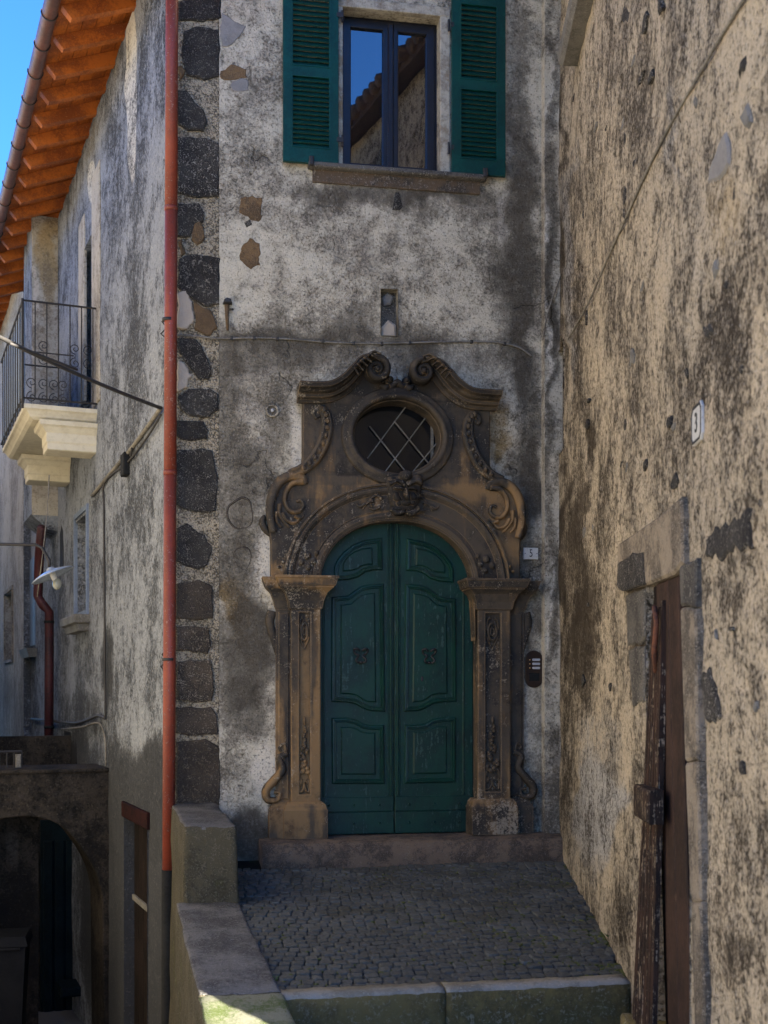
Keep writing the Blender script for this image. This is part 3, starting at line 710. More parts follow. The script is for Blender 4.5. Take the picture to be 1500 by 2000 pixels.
# carved side scrolls
def spiral(c, r0, r1, a0, turns, n=26):
    return [(c[0] + (r0 + (r1 - r0) * i / n) * math.cos(math.radians(a0 + 360 * turns * i / n)), c[1] + (r0 + (r1 - r0) * i / n) * math.sin(math.radians(a0 + 360 * turns * i / n))) for i in range(n + 1)]
for sgn in (0, 1):
    T = (lambda p: p) if sgn == 0 else mir
    sc1 = MB()
    pth = T([tuple(p) for p in spline(pxs(D, [(566, 926), (592, 916), (614, 896), (630, 868), (638, 838), (636, 812), (626, 799), (616, 806), (621, 816)]), 6)])
    sc1.sweep(D, pth, [(-.055, 0), (-.055, .05), (-.03, .085), (-.012, .06), (.012, .06), (.03, .085), (.055, .05), (.055, 0)], w=PW - .01, scale=lambda t: .55 + .45 * math.sin(math.pi * min(1, t * 1.1 + .1)) if t < .8 else .55)
    for k in range(12):                                                        # husks along the scroll
        p = pth[6 + 3 * k] if 6 + 3 * k < len(pth) - 12 else None
        if p: sc1.ball(D.P(p[0], PW + .06, p[1]), .022, .02, .026, 6, 4)
    padd(sc1, 'side_scroll', portal, True)
    sc2 = MB()
    pth = T([tuple(p) for p in spline(pxs(D, [(534, 1040), (527, 1005), (530, 972), (543, 944), (566, 930), (590, 934), (596, 946)]), 6)])
    sc2.sweep(D, pth, [(-.04, 0), (-.04, .05), (-.015, .075), (.015, .06), (.04, .045), (.04, 0)], w=PW - .01, scale=lambda t: .7 + .3 * math.sin(math.pi * t))
    c = D.px(582, 986); c = c if sgn == 0 else mir([c])[0]
    a = 100 if sgn == 0 else 80; tr = -1.35 if sgn == 0 else 1.35
    cc = pxs(D, [(592, 942), (572, 944), (560, 958), (556, 978), (566, 998), (582, 1000), (592, 990), (588, 978), (579, 980)])
    cc = T(cc); sc2.sweep(D, [tuple(p) for p in spline(cc, 5)], bead_prof(.026, .055), w=PW - .005, scale=lambda t: 1.1 - .55 * t)
    for q, r in (([(552, 1002), (560, 1016), (574, 1022), (584, 1014), (578, 1006)], .02), ([(546, 985), (546, 1004), (556, 1020), (566, 1030)], .022), ([(575, 1008), (588, 1012), (594, 1004)], .018), ([(540, 1000), (541, 1018), (550, 1030)], .018)):
        sc2.sweep(D, [tuple(p) for p in spline(T(pxs(D, q)), 4)], bead_prof(r, .045), w=PW - .005, scale=lambda t: 1.1 - .6 * t)
    padd(sc2, 'shoulder_scroll', portal, True)
    lf = MB()                                                                  # small leaf outside the shoulder
    lf.sweep(D, [tuple(p) for p in spline(T(pxs(D, [(519, 1004), (514, 1016), (520, 1032), (532, 1044)])), 4)], bead_prof(.026, .05), w=.0, scale=lambda t: .6 + .6 * math.sin(math.pi * t))
    padd(lf, 'shoulder_leaf', portal, True)
    # swan-neck cornice with volute
    co = MB()
    pth = [tuple(p) for p in spline(pxs(D, [(580, 768), (600, 769), (640, 768), (668, 754), (688, 734), (702, 717), (719, 710), (736, 715)]), 6)]
    prof = [(-.085, 0), (-.085, .05), (-.06, .07), (-.05, .12), (-.025, .13), (-.015, .18), (.0, .20), (.01, .25), (.045, .265), (.055, .25), (.06, 0)]
    if sgn == 1: prof = [(-a_, b_) for a_, b_ in prof]
    co.sweep(D, T(pth), prof, w=PW - .02, scale=lambda t: 1.0 - .30 * max(0, t - .55) / .45)
    padd(co, 'swan_neck_cornice', portal)
    vo = MB(); vc = D.px(732, 728); vc = vc if sgn == 0 else mir([vc])[0]
    vo.sweep(D, spiral(vc, .105, .018, 95 if sgn == 0 else 85, -1.6 if sgn == 0 else 1.6, 40), bead_prof(.034, .08), w=PW + .10, scale=lambda t: 1.05 - .5 * t)
    vo.prism(D, ellipse(vc[0], vc[1], .10, .10, 18), 0, PW + .12, .02)
    vo.ball(D.P(vc[0], PW + .15, vc[1]), .026, .03, .026)
    padd(vo, 'volute', portal, True)
    ac = MB()                                                                  # acanthus over the volute
    for k in range(6):
        t = k / 5; x = 676 + 34 * t; y = 734 - 26 * t
        p0 = D.px(x, y); p1 = D.px(x + 18 + 8 * t, y + 10 - 14 * t); q = T([p0, ((p0[0] + p1[0]) / 2, (p0[1] + p1[1]) / 2 + .03), p1])
        ac.sweep(D, [tuple(v) for v in spline(q, 4)], bead_prof(.016, .05), w=PW + .2, scale=lambda t: 1.1 - .7 * t)
    padd(ac, 'acanthus', portal, True)
    # rosette bits over the springing
    fl = MB(); random.seed(5 + sgn)
    for (x, y, r) in ((600, 1085, .035), (612, 1096, .03), (588, 1098, .03), (602, 1108, .028), (618, 1080, .022), (560, 1105, .02), (552, 1098, .018), (568, 1096, .016), (545, 1108, .014)):
        p = D.px(x, y); p = p if sgn == 0 else mir([p])[0]; fl.ball(D.P(p[0], PW + .012, p[1]), r, .03, r * 1.1, 7, 5)
    padd(fl, 'carved_flower', portal, True, kind='stuff')
    lv = MB()                                                                  # leaf sprays beside the keystone
    for q in ([(745, 975), (735, 968), (722, 976), (726, 990)], [(742, 990), (730, 996), (720, 992)], [(735, 965), (720, 962), (708, 972)], [(712, 985), (702, 990), (696, 984)], [(728, 978), (716, 984), (708, 996)]):
        lv.sweep(D, [tuple(p) for p in spline(T(pxs(D, q)), 4)], bead_prof(.017, .035), w=PW + .005, scale=lambda t: 1.15 - .7 * t)
    padd(lv, 'leaf_spray', portal, True)

# keystone mask
ks = MB()
ks.prism(D, pxs(D, [(752, 936), (822, 936), (818, 965), (808, 1000), (796, 1006), (780, 1002), (764, 1004), (756, 965)]), -.02, PW + .10, .03)
def kb(x, y, w_, rx, ry, rz):
    x = 787 + (x - 787) * .86; y = 966 + (y - 966) * .88; rx *= .88; ry *= .8; rz *= .88; p = D.px(x, y); ks.ball(D.P(p[0], w_, p[1]), rx, ry, rz, 10, 7)
kw = PW + .10
kb(788, 930, kw, .075, .07, .06); kb(760, 938, kw - .02, .05, .05, .05); kb(814, 938, kw - .02, .05, .05, .05)
kb(772, 958, kw + .01, .055, .05, .022); kb(803, 958, kw + .01, .055, .05, .022)
kb(787, 966, kw + .04, .022, .04, .045); kb(788, 974, kw + .05, .034, .035, .022)
kb(768, 976, kw, .04, .045, .04); kb(806, 976, kw, .04, .045, .04); kb(787, 988, kw, .055, .05, .028); kb(787, 1000, kw - .03, .045, .045, .03)
kb(772, 990, kw - .01, .03, .04, .02); kb(802, 990, kw - .01, .03, .04, .02)
for q in ([(755, 948), (770, 944), (786, 950)], [(820, 948), (806, 944), (790, 950)], [(758, 996), (770, 1006), (786, 1004)], [(812, 996), (802, 1006), (788, 1004)]):
    ks.sweep(D, [tuple(p) for p in spline(pxs(D, q), 4)], bead_prof(.022, .05), w=kw, scale=lambda t: 1)
ks.v = [tuple(Vector(v) + mnoise.noise_vector(Vector(v) * 16) * .020 + mnoise.noise_vector(Vector(v) * 40) * .010) for v in ks.v]
padd(ks, 'keystone_mask', portal, True)
MB_ = MB()
for q in ([(752, 742), (762, 756), (775, 748), (786, 756), (800, 744)], [(758, 736), (764, 748)], [(796, 738), (789, 750)], [(742, 752), (752, 758), (762, 752)], [(808, 753), (798, 760), (788, 754)]):
    MB_.sweep(D, [tuple(p) for p in spline(pxs(D, q), 4)], bead_prof(.024, .06), w=PW - .01, scale=lambda t: .6 + .8 * math.sin(math.pi * t))
padd(MB_, 'crest_leaf', portal, True)

# pilasters, capitals, plinths
def pilaster(u0, u1, inner, z0, z1, pz0, cz1, plu, cpu):
    """u0..u1 shaft; inner = +1 when the doorway lies to the right"""
    s_ = MB(); d0 = -.32
    mid = u0 + (u1 - u0) * (.36 if inner > 0 else .64)
    a, b = (mid, u1) if inner > 0 else (u0, mid)          # main pilaster
    c, d_ = (u0, mid) if inner > 0 else (mid, u1)         # back strip
    s_.box(D, a, b, d0, PW - .012, z0, z1)
    s_.box(D, c, d_, d0 + .1, PW * .35, z0, z1)
    root = padd(s_, 'pilaster', portal)
    fm = plate(D, [[(a, z0), (b, z0), (b, z1), (a, z1)], [(a + .055, z0 + .06), (a + .055, z1 - .05), (b - .075, z1 - .05), (b - .075, z0 + .06)]], PW - .02, PW + .025, .009)
    padd(fm, 'pilaster_panel', portal)
    st_ = MB(); st_.prism(D, [(c + .02, z0 + .02), (d_ - .02, z0 + .02), (d_ - .02, z1 - .05), (c + .02, z1 - .05)], PW * .3, PW * .35 + .014, .01)
    padd(st_, 'pilaster_strip', portal)
    pm_ = (a + .055 + b - .075) / 2; pwid = (b - .075) - (a + .055)
    orn = MB()
    # cartouche at the head of the panel
    zc = z1 - .22
    orn.sweep(D, ellipse(pm_, zc, pwid * .26, .075, 20), bead_prof(.014, .03), True, w=PW - .012)
    orn.sweep(D, ellipse(pm_, zc, pwid * .12, .035, 14), bead_prof(.012, .022), True, w=PW - .012)
    for sg in (-1, 1):
        orn.sweep(D, [tuple(p) for p in spline([(pm_ + sg * .02, zc + .12), (pm_ + sg * pwid * .3, zc + .1), (pm_ + sg * pwid * .36, zc + .03), (pm_ + sg * pwid * .26, zc + .02)], 5)], bead_prof(.012, .026), w=PW - .012, scale=lambda t: 1.1 - .5 * t)
        orn.sweep(D, [tuple(p) for p in spline([(pm_, zc - .16), (pm_ + sg * pwid * .2, zc - .10), (pm_ + sg * pwid * .34, zc - .05)], 5)], bead_prof(.011, .024), w=PW - .012, scale=lambda t: .6 + .5 * t)
    padd(orn, 'cartouche', portal, True)
    og = MB(); random.seed(int(abs(u0) * 100))
    zb = z0 + .09
    for k in range(26):                                     # falling flowers
        t = k / 25; z = zb + .17 + .40 * t; r = .026 * (1 - .45 * t)
        og.ball(D.P(pm_ + random.uniform(-1, 1) * pwid * .34 * (1 - .75 * t), PW + .005, z), r, .03, r, 7, 5)
    og.ball(D.P(pm_, PW + .005, zb + .62), .014, .02, .04, 6, 4)
    for sg in (-1, 1):
        og.sweep(D, [tuple(p) for p in spline([(pm_ + sg * .01, zb + .16), (pm_ + sg * pwid * .3, zb + .18), (pm_ + sg * pwid * .42, zb + .12), (pm_ + sg * pwid * .3, zb + .07), (pm_ + sg * pwid * .22, zb + .11)], 5)], bead_prof(.015, .034), w=PW - .012, scale=lambda t: 1.1 - .5 * t)
        og.sweep(D, [tuple(p) for p in spline([(pm_ + sg * pwid * .42, zb + .08), (pm_ + sg * pwid * .36, zb + .0), (pm_ + sg * pwid * .1, zb + .02), (pm_, zb + .08)], 5)], bead_prof(.013, .028), w=PW - .012, scale=lambda t: 1)
    padd(og, 'carved_garland', portal, True)
    # outer foot scroll
    o_ = c if inner > 0 else d_; k = -1 if inner > 0 else 1
    fs_ = MB()
    q = [(o_ - k * .10, z0 + .42), (o_ - k * .03, z0 + .38), (o_ - k * .06, z0 + .28), (o_ + k * .02, z0 + .18), (o_ + k * .085, z0 + .10), (o_ + k * .07, z0 + .02), (o_ - k * .01, z0 + .015), (o_ - k * .035, z0 + .075), (o_ + k * .015, z0 + .085)]
    fs_.sweep(D, [tuple(p) for p in spline(q, 6)], bead_prof(.036, .07), w=PW * .3, scale=lambda t: .5 + .6 * math.sin(math.pi * min(1, t + .12)))
    fs_.sweep(D, [tuple(p) for p in spline([(o_ - k * .09, z0 + .43), (o_ - k * .07, z0 + .50), (o_ - k * .03, z0 + .47), (o_ - k * .05, z0 + .44)], 5)], bead_prof(.02, .05), w=PW * .3, scale=lambda t: 1 - .3 * t)
    padd(fs_, 'foot_scroll', portal, True)
    hs = MB()                                               # side bracket below the capital
    hs.sweep(D, [tuple(p) for p in spline([(o_ + k * .03, z1 - .04), (o_ + k * .05, z1 - .14), (o_ + k * .02, z1 - .26), (o_ - k * .005, z1 - .36), (o_ - k * .02, z1 - .42)], 6)], bead_prof(.040, .035), w=.0, scale=lambda t: 1.1 - .5 * t)
    padd(hs, 'side_bracket', portal, True)
    # capital
    cm = MB(); h = cz1 - z1
    cm.stack(D, a - .012, b + .012, d0, PW + .03, [(z1 - .03, 0), (z1 - .02, .012), (z1, .015), (z1 + h * .18, .022), (z1 + h * .45, .05), (z1 + h * .58, .085), (z1 + h * .62, .10), (z1 + h * .66, .10), (z1 + h * .68, .115), (z1 + h * .90, .13), (z1 + h * .93, .14), (z1 + h, .14)])
    cm.stack(D, c, d_, d0 + .1, PW * .4, [(z1 - .03, 0), (z1, .012), (z1 + h * .18, .022), (z1 + h * .45, .05), (z1 + h * .6, .09), (z1 + h * .66, .10), (z1 + h * .89, .12), (z1 + h * .97, .125)])
    padd(cm, 'capital', portal)
    pb = MB(); hp = z0 - pz0
    pb.stack(D, a - .03, b + .02, d0, PW + .03, [(pz0, .045), (z0 - hp * .22, .045), (z0 - hp * .16, .035), (z0 - hp * .08, .03), (z0 - hp * .02, .012), (z0 + .002, .0)])
    pb.stack(D, c - .01, d_ + .01, d0 + .1, PW * .5, [(pz0, .055), (z0 - hp * .22, .055), (z0 - hp * .16, .04), (z0 - hp * .08, .032), (z0 - hp * .02, .012), (z0 + .001, .0)])
    padd(pb, 'plinth', portal)
zp0 = .0
pilaster(D.px(540, 1400)[0], uc - hw, 1, D.px(600, 1566)[1], D.px(600, 1184)[1], zp0, zcap - .002, None, None)
pilaster(D.px(934, 1400)[0], D.px(1027, 1400)[0], -1, D.px(980, 1560)[1], D.px(980, 1186)[1], zp0, D.px(980, 1133)[1], None, None)

D.defw = 0.0
# oval window: glass and lattice
ovw = link('oval_window', MB().prism(D, ellipse(ovc_u, ov_c[1], ov_rx + .03, ov_rz + .03, 40), -.125, -.11, 0).mesh('oval_window'), 'oldglass', house)
for (x0, y0, x1, y1) in ((718, 895, 792, 795), (752, 922, 834, 812), (806, 922, 856, 862), (722, 832, 790, 918), (770, 822, 840, 908)):
    a = D.px(x0, y0, -.07); b = D.px(x1, y1, -.07)
    MB().tube([D.P(a[0], -.075, a[1]), D.P(b[0], -.075, b[1])], .0065, 6).build('lattice_bar', M['latt'] if 'latt' in M else 'palecable', ovw)
a = D.px(844, 822, -.09); b = D.px(844, 900, -.09)
MB().box(D, a[0] - .012, a[0] + .012, -.108, -.085, b[1], a[1]).build('glazing_bar', 'palecable', ovw)

# ------------------------------------------------------------------ double door
dw = -.07
zdb = .005
def leaf(side):
    lo, hi = (uc - hw - .03, uc) if side < 0 else (uc, uc + hw + .03)
    top = [p for p in arch_pts(.03, 40)]
    top = [p for p in top if (p[0] <= uc + 1e-6 if side < 0 else p[0] >= uc - 1e-6)]
    g = .003 if side < 0 else -.003
    poly = ([(lo, zdb)] + top[:-1] + [(uc - g, top[-1][1]), (uc - g, zdb)]) if side < 0 else ([(uc - g, zdb), (uc - g, top[0][1])] + top[1:] + [(hi, zdb)])
    root = MB().prism(D, poly, dw - .06, dw, .004).build('door_leaf', 'door', house, label='left leaf of the dark green arched door' if side < 0 else 'right leaf of the dark green arched door')
    T = (lambda p: p) if side < 0 else mir
    panels = [
        [(656, 1108), (660, 1098), (672, 1082), (690, 1068), (712, 1059), (742, 1055), (743, 1110), (728, 1110), (712, 1114), (698, 1124), (680, 1129), (656, 1130)],
        [(651, 1170), (680, 1167), (694, 1157), (706, 1149), (724, 1145), (745, 1144), (748, 1386), (724, 1385), (710, 1380), (694, 1371), (676, 1368), (650, 1367)],
        [(651, 1406), (676, 1405), (694, 1409), (708, 1417), (724, 1420), (746, 1420), (747, 1527), (652, 1527)],
    ]
    mo = [(-.018, 0), (-.018, .010), (-.008, .024), (.004, .026), (.010, .014), (.018, .016), (.024, .006), (.024, 0)]
    for q in panels:
        p = T(pxs(D, q, dw)); n = len(p)
        ar_ = sum(p[i][0] * p[(i + 1) % n][1] - p[(i + 1) % n][0] * p[i][1] for i in range(n))
        if ar_ < 0: p = p[::-1]
        MB().sweep(D, p, [(a, b) for a, b in mo], True, w=dw - .001).build('panel_moulding', 'door', root)
        cu_ = sum(v[0] for v in p) / n; cz_ = (min(v[1] for v in p) + max(v[1] for v in p)) / 2
        hu = max(v[0] for v in p) - min(v[0] for v in p); hz_ = max(v[1] for v in p) - min(v[1] for v in p)
        pin = [(cu_ + (v[0] - cu_) * (1 - .13 / hu), cz_ + (v[1] - cz_) * (1 - .13 / hz_)) for v in p]
        MB().prism(D, pin, dw - .01, dw + .014, .012).build('raised_panel', 'door', root)
    x0, x1 = (763, 776.5) if side < 0 else (776.5, 789)
    ua = T([D.px(763, 1300, dw)])[0][0]
    for (o, ww, hh) in (((.030), .012, .018), ((.052), .006, .01)):
        uu = uc + side * o
        MB().sweep(D, [(uu, .34), (uu, zcr + .02)], bead_prof(ww, hh), w=dw - .002).build('stile_bead', 'door', root)
    uo = uc + side * (hw - .06)
    MB().sweep(D, [(uo, .34), (uo, zsp + .1)], bead_prof(.010, .012), w=dw - .002).build('stile_bead', 'door', root)
    # kick board with studs
    k0, k1 = (lo, uc - .004) if side < 0 else (uc + .004, hi)
    kb_ = MB(); kb_.box(D, k0, k1, dw - .01, dw + .016, zdb, .20, .006); kb_.box(D, k0, k1, dw - .01, dw + .012, .203, .335, .006)
    kb_.build('kick_board', 'door', root)
    for i in range(3):
        for zz in (.10, .265):
            MB().ball(D.P(k0 + (k1 - k0) * (.18 + .32 * i), dw + .018, zz), .013, .010, .013, 7, 5).build('stud', 'door', root, True)
    # scrolled pull
    c = T([D.px(703, 1281, dw)])[0]; kn = MB()
    for sg in (-1, 1):
        q = [(c[0] + sg * .012, c[1] + .045), (c[0] + sg * .035, c[1] + .062), (c[0] + sg * .062, c[1] + .055), (c[0] + sg * .05, c[1] + .02), (c[0] + sg * .02, c[1] + .0), (c[0] + sg * .045, c[1] - .035), (c[0] + sg * .03, c[1] - .06), (c[0] + sg * .004, c[1] - .055)]
        kn.tube([D.P(p.x, dw + .055 + .015 * math.sin(i * .3), p.y) for i, p in enumerate(spline(q, 5))], .009, 6)
    kn.ball(D.P(c[0], dw + .045, c[1] - .06), .02, .03, .014, 7, 5); kn.tube([D.P(c[0] - .05, dw, c[1] + .055), D.P(c[0] - .05, dw + .055, c[1] + .055)], .008, 6)
    kn.tube([D.P(c[0] + .05, dw, c[1] + .055), D.P(c[0] + .05, dw + .055, c[1] + .055)], .008, 6)
    kn.build('pull_handle', 'iron', root, True)
    if side > 0:
        kh = D.px(824, 1326, dw); MB().prism(D, ellipse(kh[0], kh[1], .012, .024, 10), dw, dw + .018, .003).build('keyhole_plate', 'iron', root)
leaf(-1); leaf(1)
# tympanum back inside the doorway, nothing but shade behind the leaves
# door step
STEPW = .42
dsp = jitter_poly([(D.px(514, 1650)[0], -.001), (D.px(514, 1650)[0], -.42), (uE - .02, -.42), (uE - .02, -.001)], .004, 14)
ds = MB()
ns = 40; us = np.linspace(D.px(505, 1650)[0], uE - .03, ns)
vs = []; random.seed(3)
for u in us:
    j = random.uniform(-.008, .008); vs += [D.P(u, -.40, 0 - .002), D.P(u, STEPW - .05 + j, -.006 + random.uniform(-.005, .003)), D.P(u, STEPW + j, -.035 + random.uniform(-.008, .006)), D.P(u, STEPW + .012 + random.uniform(-.012, .012), -.16), D.P(u, STEPW + .01 + random.uniform(-.01, .01), -.5)]
fs = [(0, 1, 2, 3, 4), tuple((ns - 1) * 5 + i for i in (4, 3, 2, 1, 0))]
for i in range(ns - 1):
    for k in range(4): fs.append((i * 5 + k, i * 5 + k + 1, i * 5 + 6 + k, i * 5 + 5 + k))
ds.add(vs, fs).build('door_step', 'step', house, True)

# ------------------------------------------------------------------ paving
PV0 = Vector((0, -STEPW - .02, -.208)); yF = -3.72; zF = -.455
_pd = Vector((0, yF - PV0.y, zF - PV0.z)).normalized(); PVN = Vector((1, 0, 0)).cross(_pd); PVN = PVN if PVN.z > 0 else -PVN
def pavz(y): return PV0.z + (y - PV0.y) / (yF - PV0.y) * (zF - PV0.z)
def parP(px, py, dz=.03): return hit_plane(px, py, PV0 + Vector((0, 0, dz)), PVN)
a_ = parP(467, 1762); b_ = parP(550, 1937)
def par_u(y, off=0.0): return a_.x + (b_.x - a_.x) * (y - a_.y) / (b_.y - a_.y) + off
def wall_x(y): return R.o.x + R.ex.x * (y / R.ex.y)          # R plane on the ground
ny, nx = 30, 22
vs = []; fs = []
for i in range(ny + 1):
    y = .05 + (yF - .05) * i / ny
    x0 = par_u(y) - .25; x1 = wall_x(y) + .1
    for j in range(nx + 1):
        x = x0 + (x1 - x0) * j / nx; vs.append((x, y, pavz(y) - .026))
for i in range(ny):
    for j in range(nx): k = i * (nx + 1) + j; fs.append((k, k + 1, k + nx + 2, k + nx + 1))
pavement = MB().add(vs, fs).build('pavement', 'joint', None, kind='structure')
def cobble_mesh(seed):
    r = random.Random(seed); mb = MB()
    def ring(s, z, j): return [((sx * s[0] + r.uniform(-j, j)), (sy * s[1] + r.uniform(-j, j)), z + r.uniform(-.002, .002)) for sx, sy in ((-1, -.72), (-.72, -1), (.72, -1), (1, -.72), (1, .72), (.72, 1), (-.72, 1), (-1, .72))]
    rs = [ring((.5, .5), -.045, .0), ring((.485, .485), -.008, .035), ring((.425, .425), .005, .035)]
    vs = [v for q in rs for v in q] + [(r.uniform(-.05, .05), r.uniform(-.05, .05), .007)]; fs = []
    for k in range(2):
        for i in range(8): j = (i + 1) % 8; fs.append((k * 8 + i, k * 8 + j, k * 8 + 8 + j, k * 8 + 8 + i))
    for i in range(8): fs.append((16 + i, 16 + (i + 1) % 8, 24))
    me = mb.add(vs, fs).mesh('cobble', False); me.materials.append(M['cobble']); return me
cms = [cobble_mesh(i) for i in range(8)]
tilt = math.atan2(_pd.z, _pd.y); tilt = math.atan((PV0.z - zF) / (PV0.y - yF))
cob = []; cw, cl = .083, .098
y = PV0.y - .05; row = 0; rr = random.Random(9)
while y > yF + .04:
    x = par_u(y) - .05 + (row % 2) * cw * .5 + rr.uniform(-.01, .01)
    x1 = wall_x(y) - .02
    while x < x1:
        w_ = cw * rr.uniform(.82, 1.18); yy = y + .035 * math.sin(x * 2.6 + row * .03) + rr.uniform(-.007, .007)
        cob.append((x + w_ / 2, yy, w_, cl * rr.uniform(.9, 1.05))); x += w_
    y -= cl; row += 1
cob.sort(key=lambda c: (Vector((c[0], c[1], 0)) - CAM).length)
def cob_mat(c):
    return Matrix.Translation((c[0], c[1], pavz(c[1]) - .004 + rr.uniform(-.005, .004))) @ Matrix.Rotation(tilt + rr.uniform(-.05, .05), 4, 'X') @ Matrix.Rotation(rr.uniform(-.05, .05), 4, 'Y') @ Matrix.Rotation(rr.uniform(-.12, .12), 4, 'Z') @ Matrix.Diagonal((c[2] * .97, c[3] * .97, 1, 1))
for c in cob[:299]:
    o = bpy.data.objects.new('cobble', rr.choice(cms)); COL.objects.link(o); o.parent = pavement; o.matrix_basis = cob_mat(c)
rest = MB()
for c in cob[299:]:
    me = rr.choice(cms); mt = cob_mat(c); rest.add([mt @ v.co for v in me.vertices], [tuple(p.vertices) for p in me.polygons])
rest.build('cobble', 'cobble', pavement, False, kind='stuff')
# ------------------------------------------------------------------ kerb at the front of the landing
kx0 = par_u(yF) - .05; kx1 = wall_x(yF) - .02; kj = hit_plane(873, 1940, (0, yF - .15, 0), Vector((0, 1, 0))).x
kerb = empty('landing_kerb', ((kx0 + kx1) / 2, yF, -.8), 'mossy stone kerb with worn pale lip along the front of the cobbled landing', 'kerb')
for (x0, x1) in ((kx0, kj - .004), (kj + .004, kx1)):
    n = 24; vs = []; fs = []
    for i in range(n + 1):
        x = x0 + (x1 - x0) * i / n; j = lambda a: random.uniform(-a, a)
        vs += [(x, yF + .03, zF - .3), (x, yF + .03, zF + .012 + j(.004)), (x, yF - .09, zF + .010 + j(.004)), (x, yF - .125 + j(.006), zF - .012 + j(.005)), (x, yF - .13 + j(.006), zF - .1), (x, yF - .13, zF - .45)]
    for i in range(n):
        for k in range(5): fs.append((i * 6 + k, i * 6 + k + 1, i * 6 + 7 + k, i * 6 + 6 + k))
    fs += [tuple(range(6)), tuple(n * 6 + i for i in range(5, -1, -1))]
    me = MB().add(vs, fs).mesh('kerb_stone', True)
    o = link('kerb_stone', me, 'kerb', kerb); me.materials.append(M['kerblip'])
    for p in me.polygons:
        if p.center.z > zF - .02 and p.normal.z > .2: p.material_index = 1

# ------------------------------------------------------------------ parapet beside the landing
parapet = empty('stone_parapet', (a_.x - .25, a_.y - 1.2, -1.0), 'low stone parapet with square pillar beside the cobbled landing', 'parapet')
def rough_block(P8, name, mat, parent, sub=8, amt=.010, bev=.02, topmat=None):
    bm = bmesh.new(); vv = [bm.verts.new(p) for p in P8]
    for f in ((3, 2, 1, 0), (4, 5, 6, 7), (0, 1, 5, 4), (1, 2, 6, 5), (2, 3, 7, 6), (3, 0, 4, 7)): bm.faces.new([vv[i] for i in f])
    bmesh.ops.recalc_face_normals(bm, faces=bm.faces)
    bmesh.ops.bevel(bm, geom=bm.edges[:], offset=bev, segments=2, affect='EDGES', profile=.5)
    bmesh.ops.subdivide_edges(bm, edges=[e for e in bm.edges if e.calc_length() > .06], cuts=sub, use_grid_fill=True)
    for v in bm.verts:
        n = mnoise.noise_vector(v.co * 4.0) * amt * 1.4 + mnoise.noise_vector(v.co * 13.0) * amt * .9 + mnoise.noise_vector(v.co * 31.0) * amt * .45; v.co += n
    me = bpy.data.meshes.new(name); bm.to_mesh(me); bm.free()
    for p in me.polygons: p.use_smooth = True
    o = link(name, me, mat, parent)
    if topmat:
        me.materials.append(M[topmat])
        for p in me.polygons:
            if p.normal.z > .55: p.material_index = 1
    return o
pl_ = parP(345, 1762); pr_ = parP(467, 1762)                    # foot of the pillar front
zpt = CAM.z - (1614 - HZ) / F * (pl_ - CAM).dot(FWD)
def pil_x(x, y): return x + (y - pl_.y) * (b_.x - a_.x) / (b_.y - a_.y)
yb = .02
rough_block([(pl_.x + .03, pl_.y, -2.4), (pr_.x, pr_.y, -2.4), (pil_x(pr_.x, yb), yb, -2.4), (pil_x(pl_.x + .03, yb), yb, -2.4),
             (pl_.x + .05, pl_.y, zpt), (pr_.x - .01, pr_.y, zpt), (pil_x(pr_.x, yb), yb, zpt + .02), (pil_x(pl_.x + .05, yb), yb, zpt + .02)], 'pillar', 'parapet', parapet, 9, .012, .025, 'coping')
pl2 = parP(386, 1944); pr2 = parP(550, 1936)
def quad_block(A, B, C, E, z0, name, mat, top): # A,B far left/right, C,E near right/left (top corners)
    return rough_block([(E.x, E.y, z0), (C.x, C.y, z0), (B.x, B.y, z0), (A.x, A.y, z0), E, C, B, A], name, mat, parapet, 9, .010, .022, top)
quad_block(pl_ + Vector((-.01, .04, 0)), pr_ + Vector((.0, .04, 0)), pr2, pl2, -2.2, 'coping_block', 'parapet', 'coping')
dn = (pl2 - pl_); dn = dn / abs(dn.y); dn2 = (pr2 - pr_); dn2 = dn2 / abs(dn2.y)
quad_block(pl2 + dn * .012, pr2 + dn2 * .012, pr2 + dn2 * 1.6, pl2 + dn * 1.6, -2.0, 'coping_block', 'parapet', 'mosscoping')

# ------------------------------------------------------------------ street
def street_z(x, y):
    t = max(0.0, y + 4.2); z = -.80 - .235 * min(t, 9.0) - .05 * max(0, t - 9)
    return z
gx = np.concatenate([np.linspace(-120, -14, 10), np.linspace(-12, 14, 53), np.linspace(16, 120, 10)]); gy = np.concatenate([np.linspace(-120, -14, 10), np.linspace(-12, 30, 85), np.linspace(34, 200, 12)])
vs = []; fs = []
for y in gy:
    for x in gx: vs.append((x, y, street_z(x, y) + .02 * (mnoise.noise(Vector((x * .8, y * .8, 0))))))
nxg = len(gx)
for i in range(len(gy) - 1):
    for j in range(nxg - 1): k = i * nxg + j; fs.append((k, k + 1, k + nxg + 1, k + nxg))
MB().add(vs, fs).build('street', 'street', None, True, kind='structure')

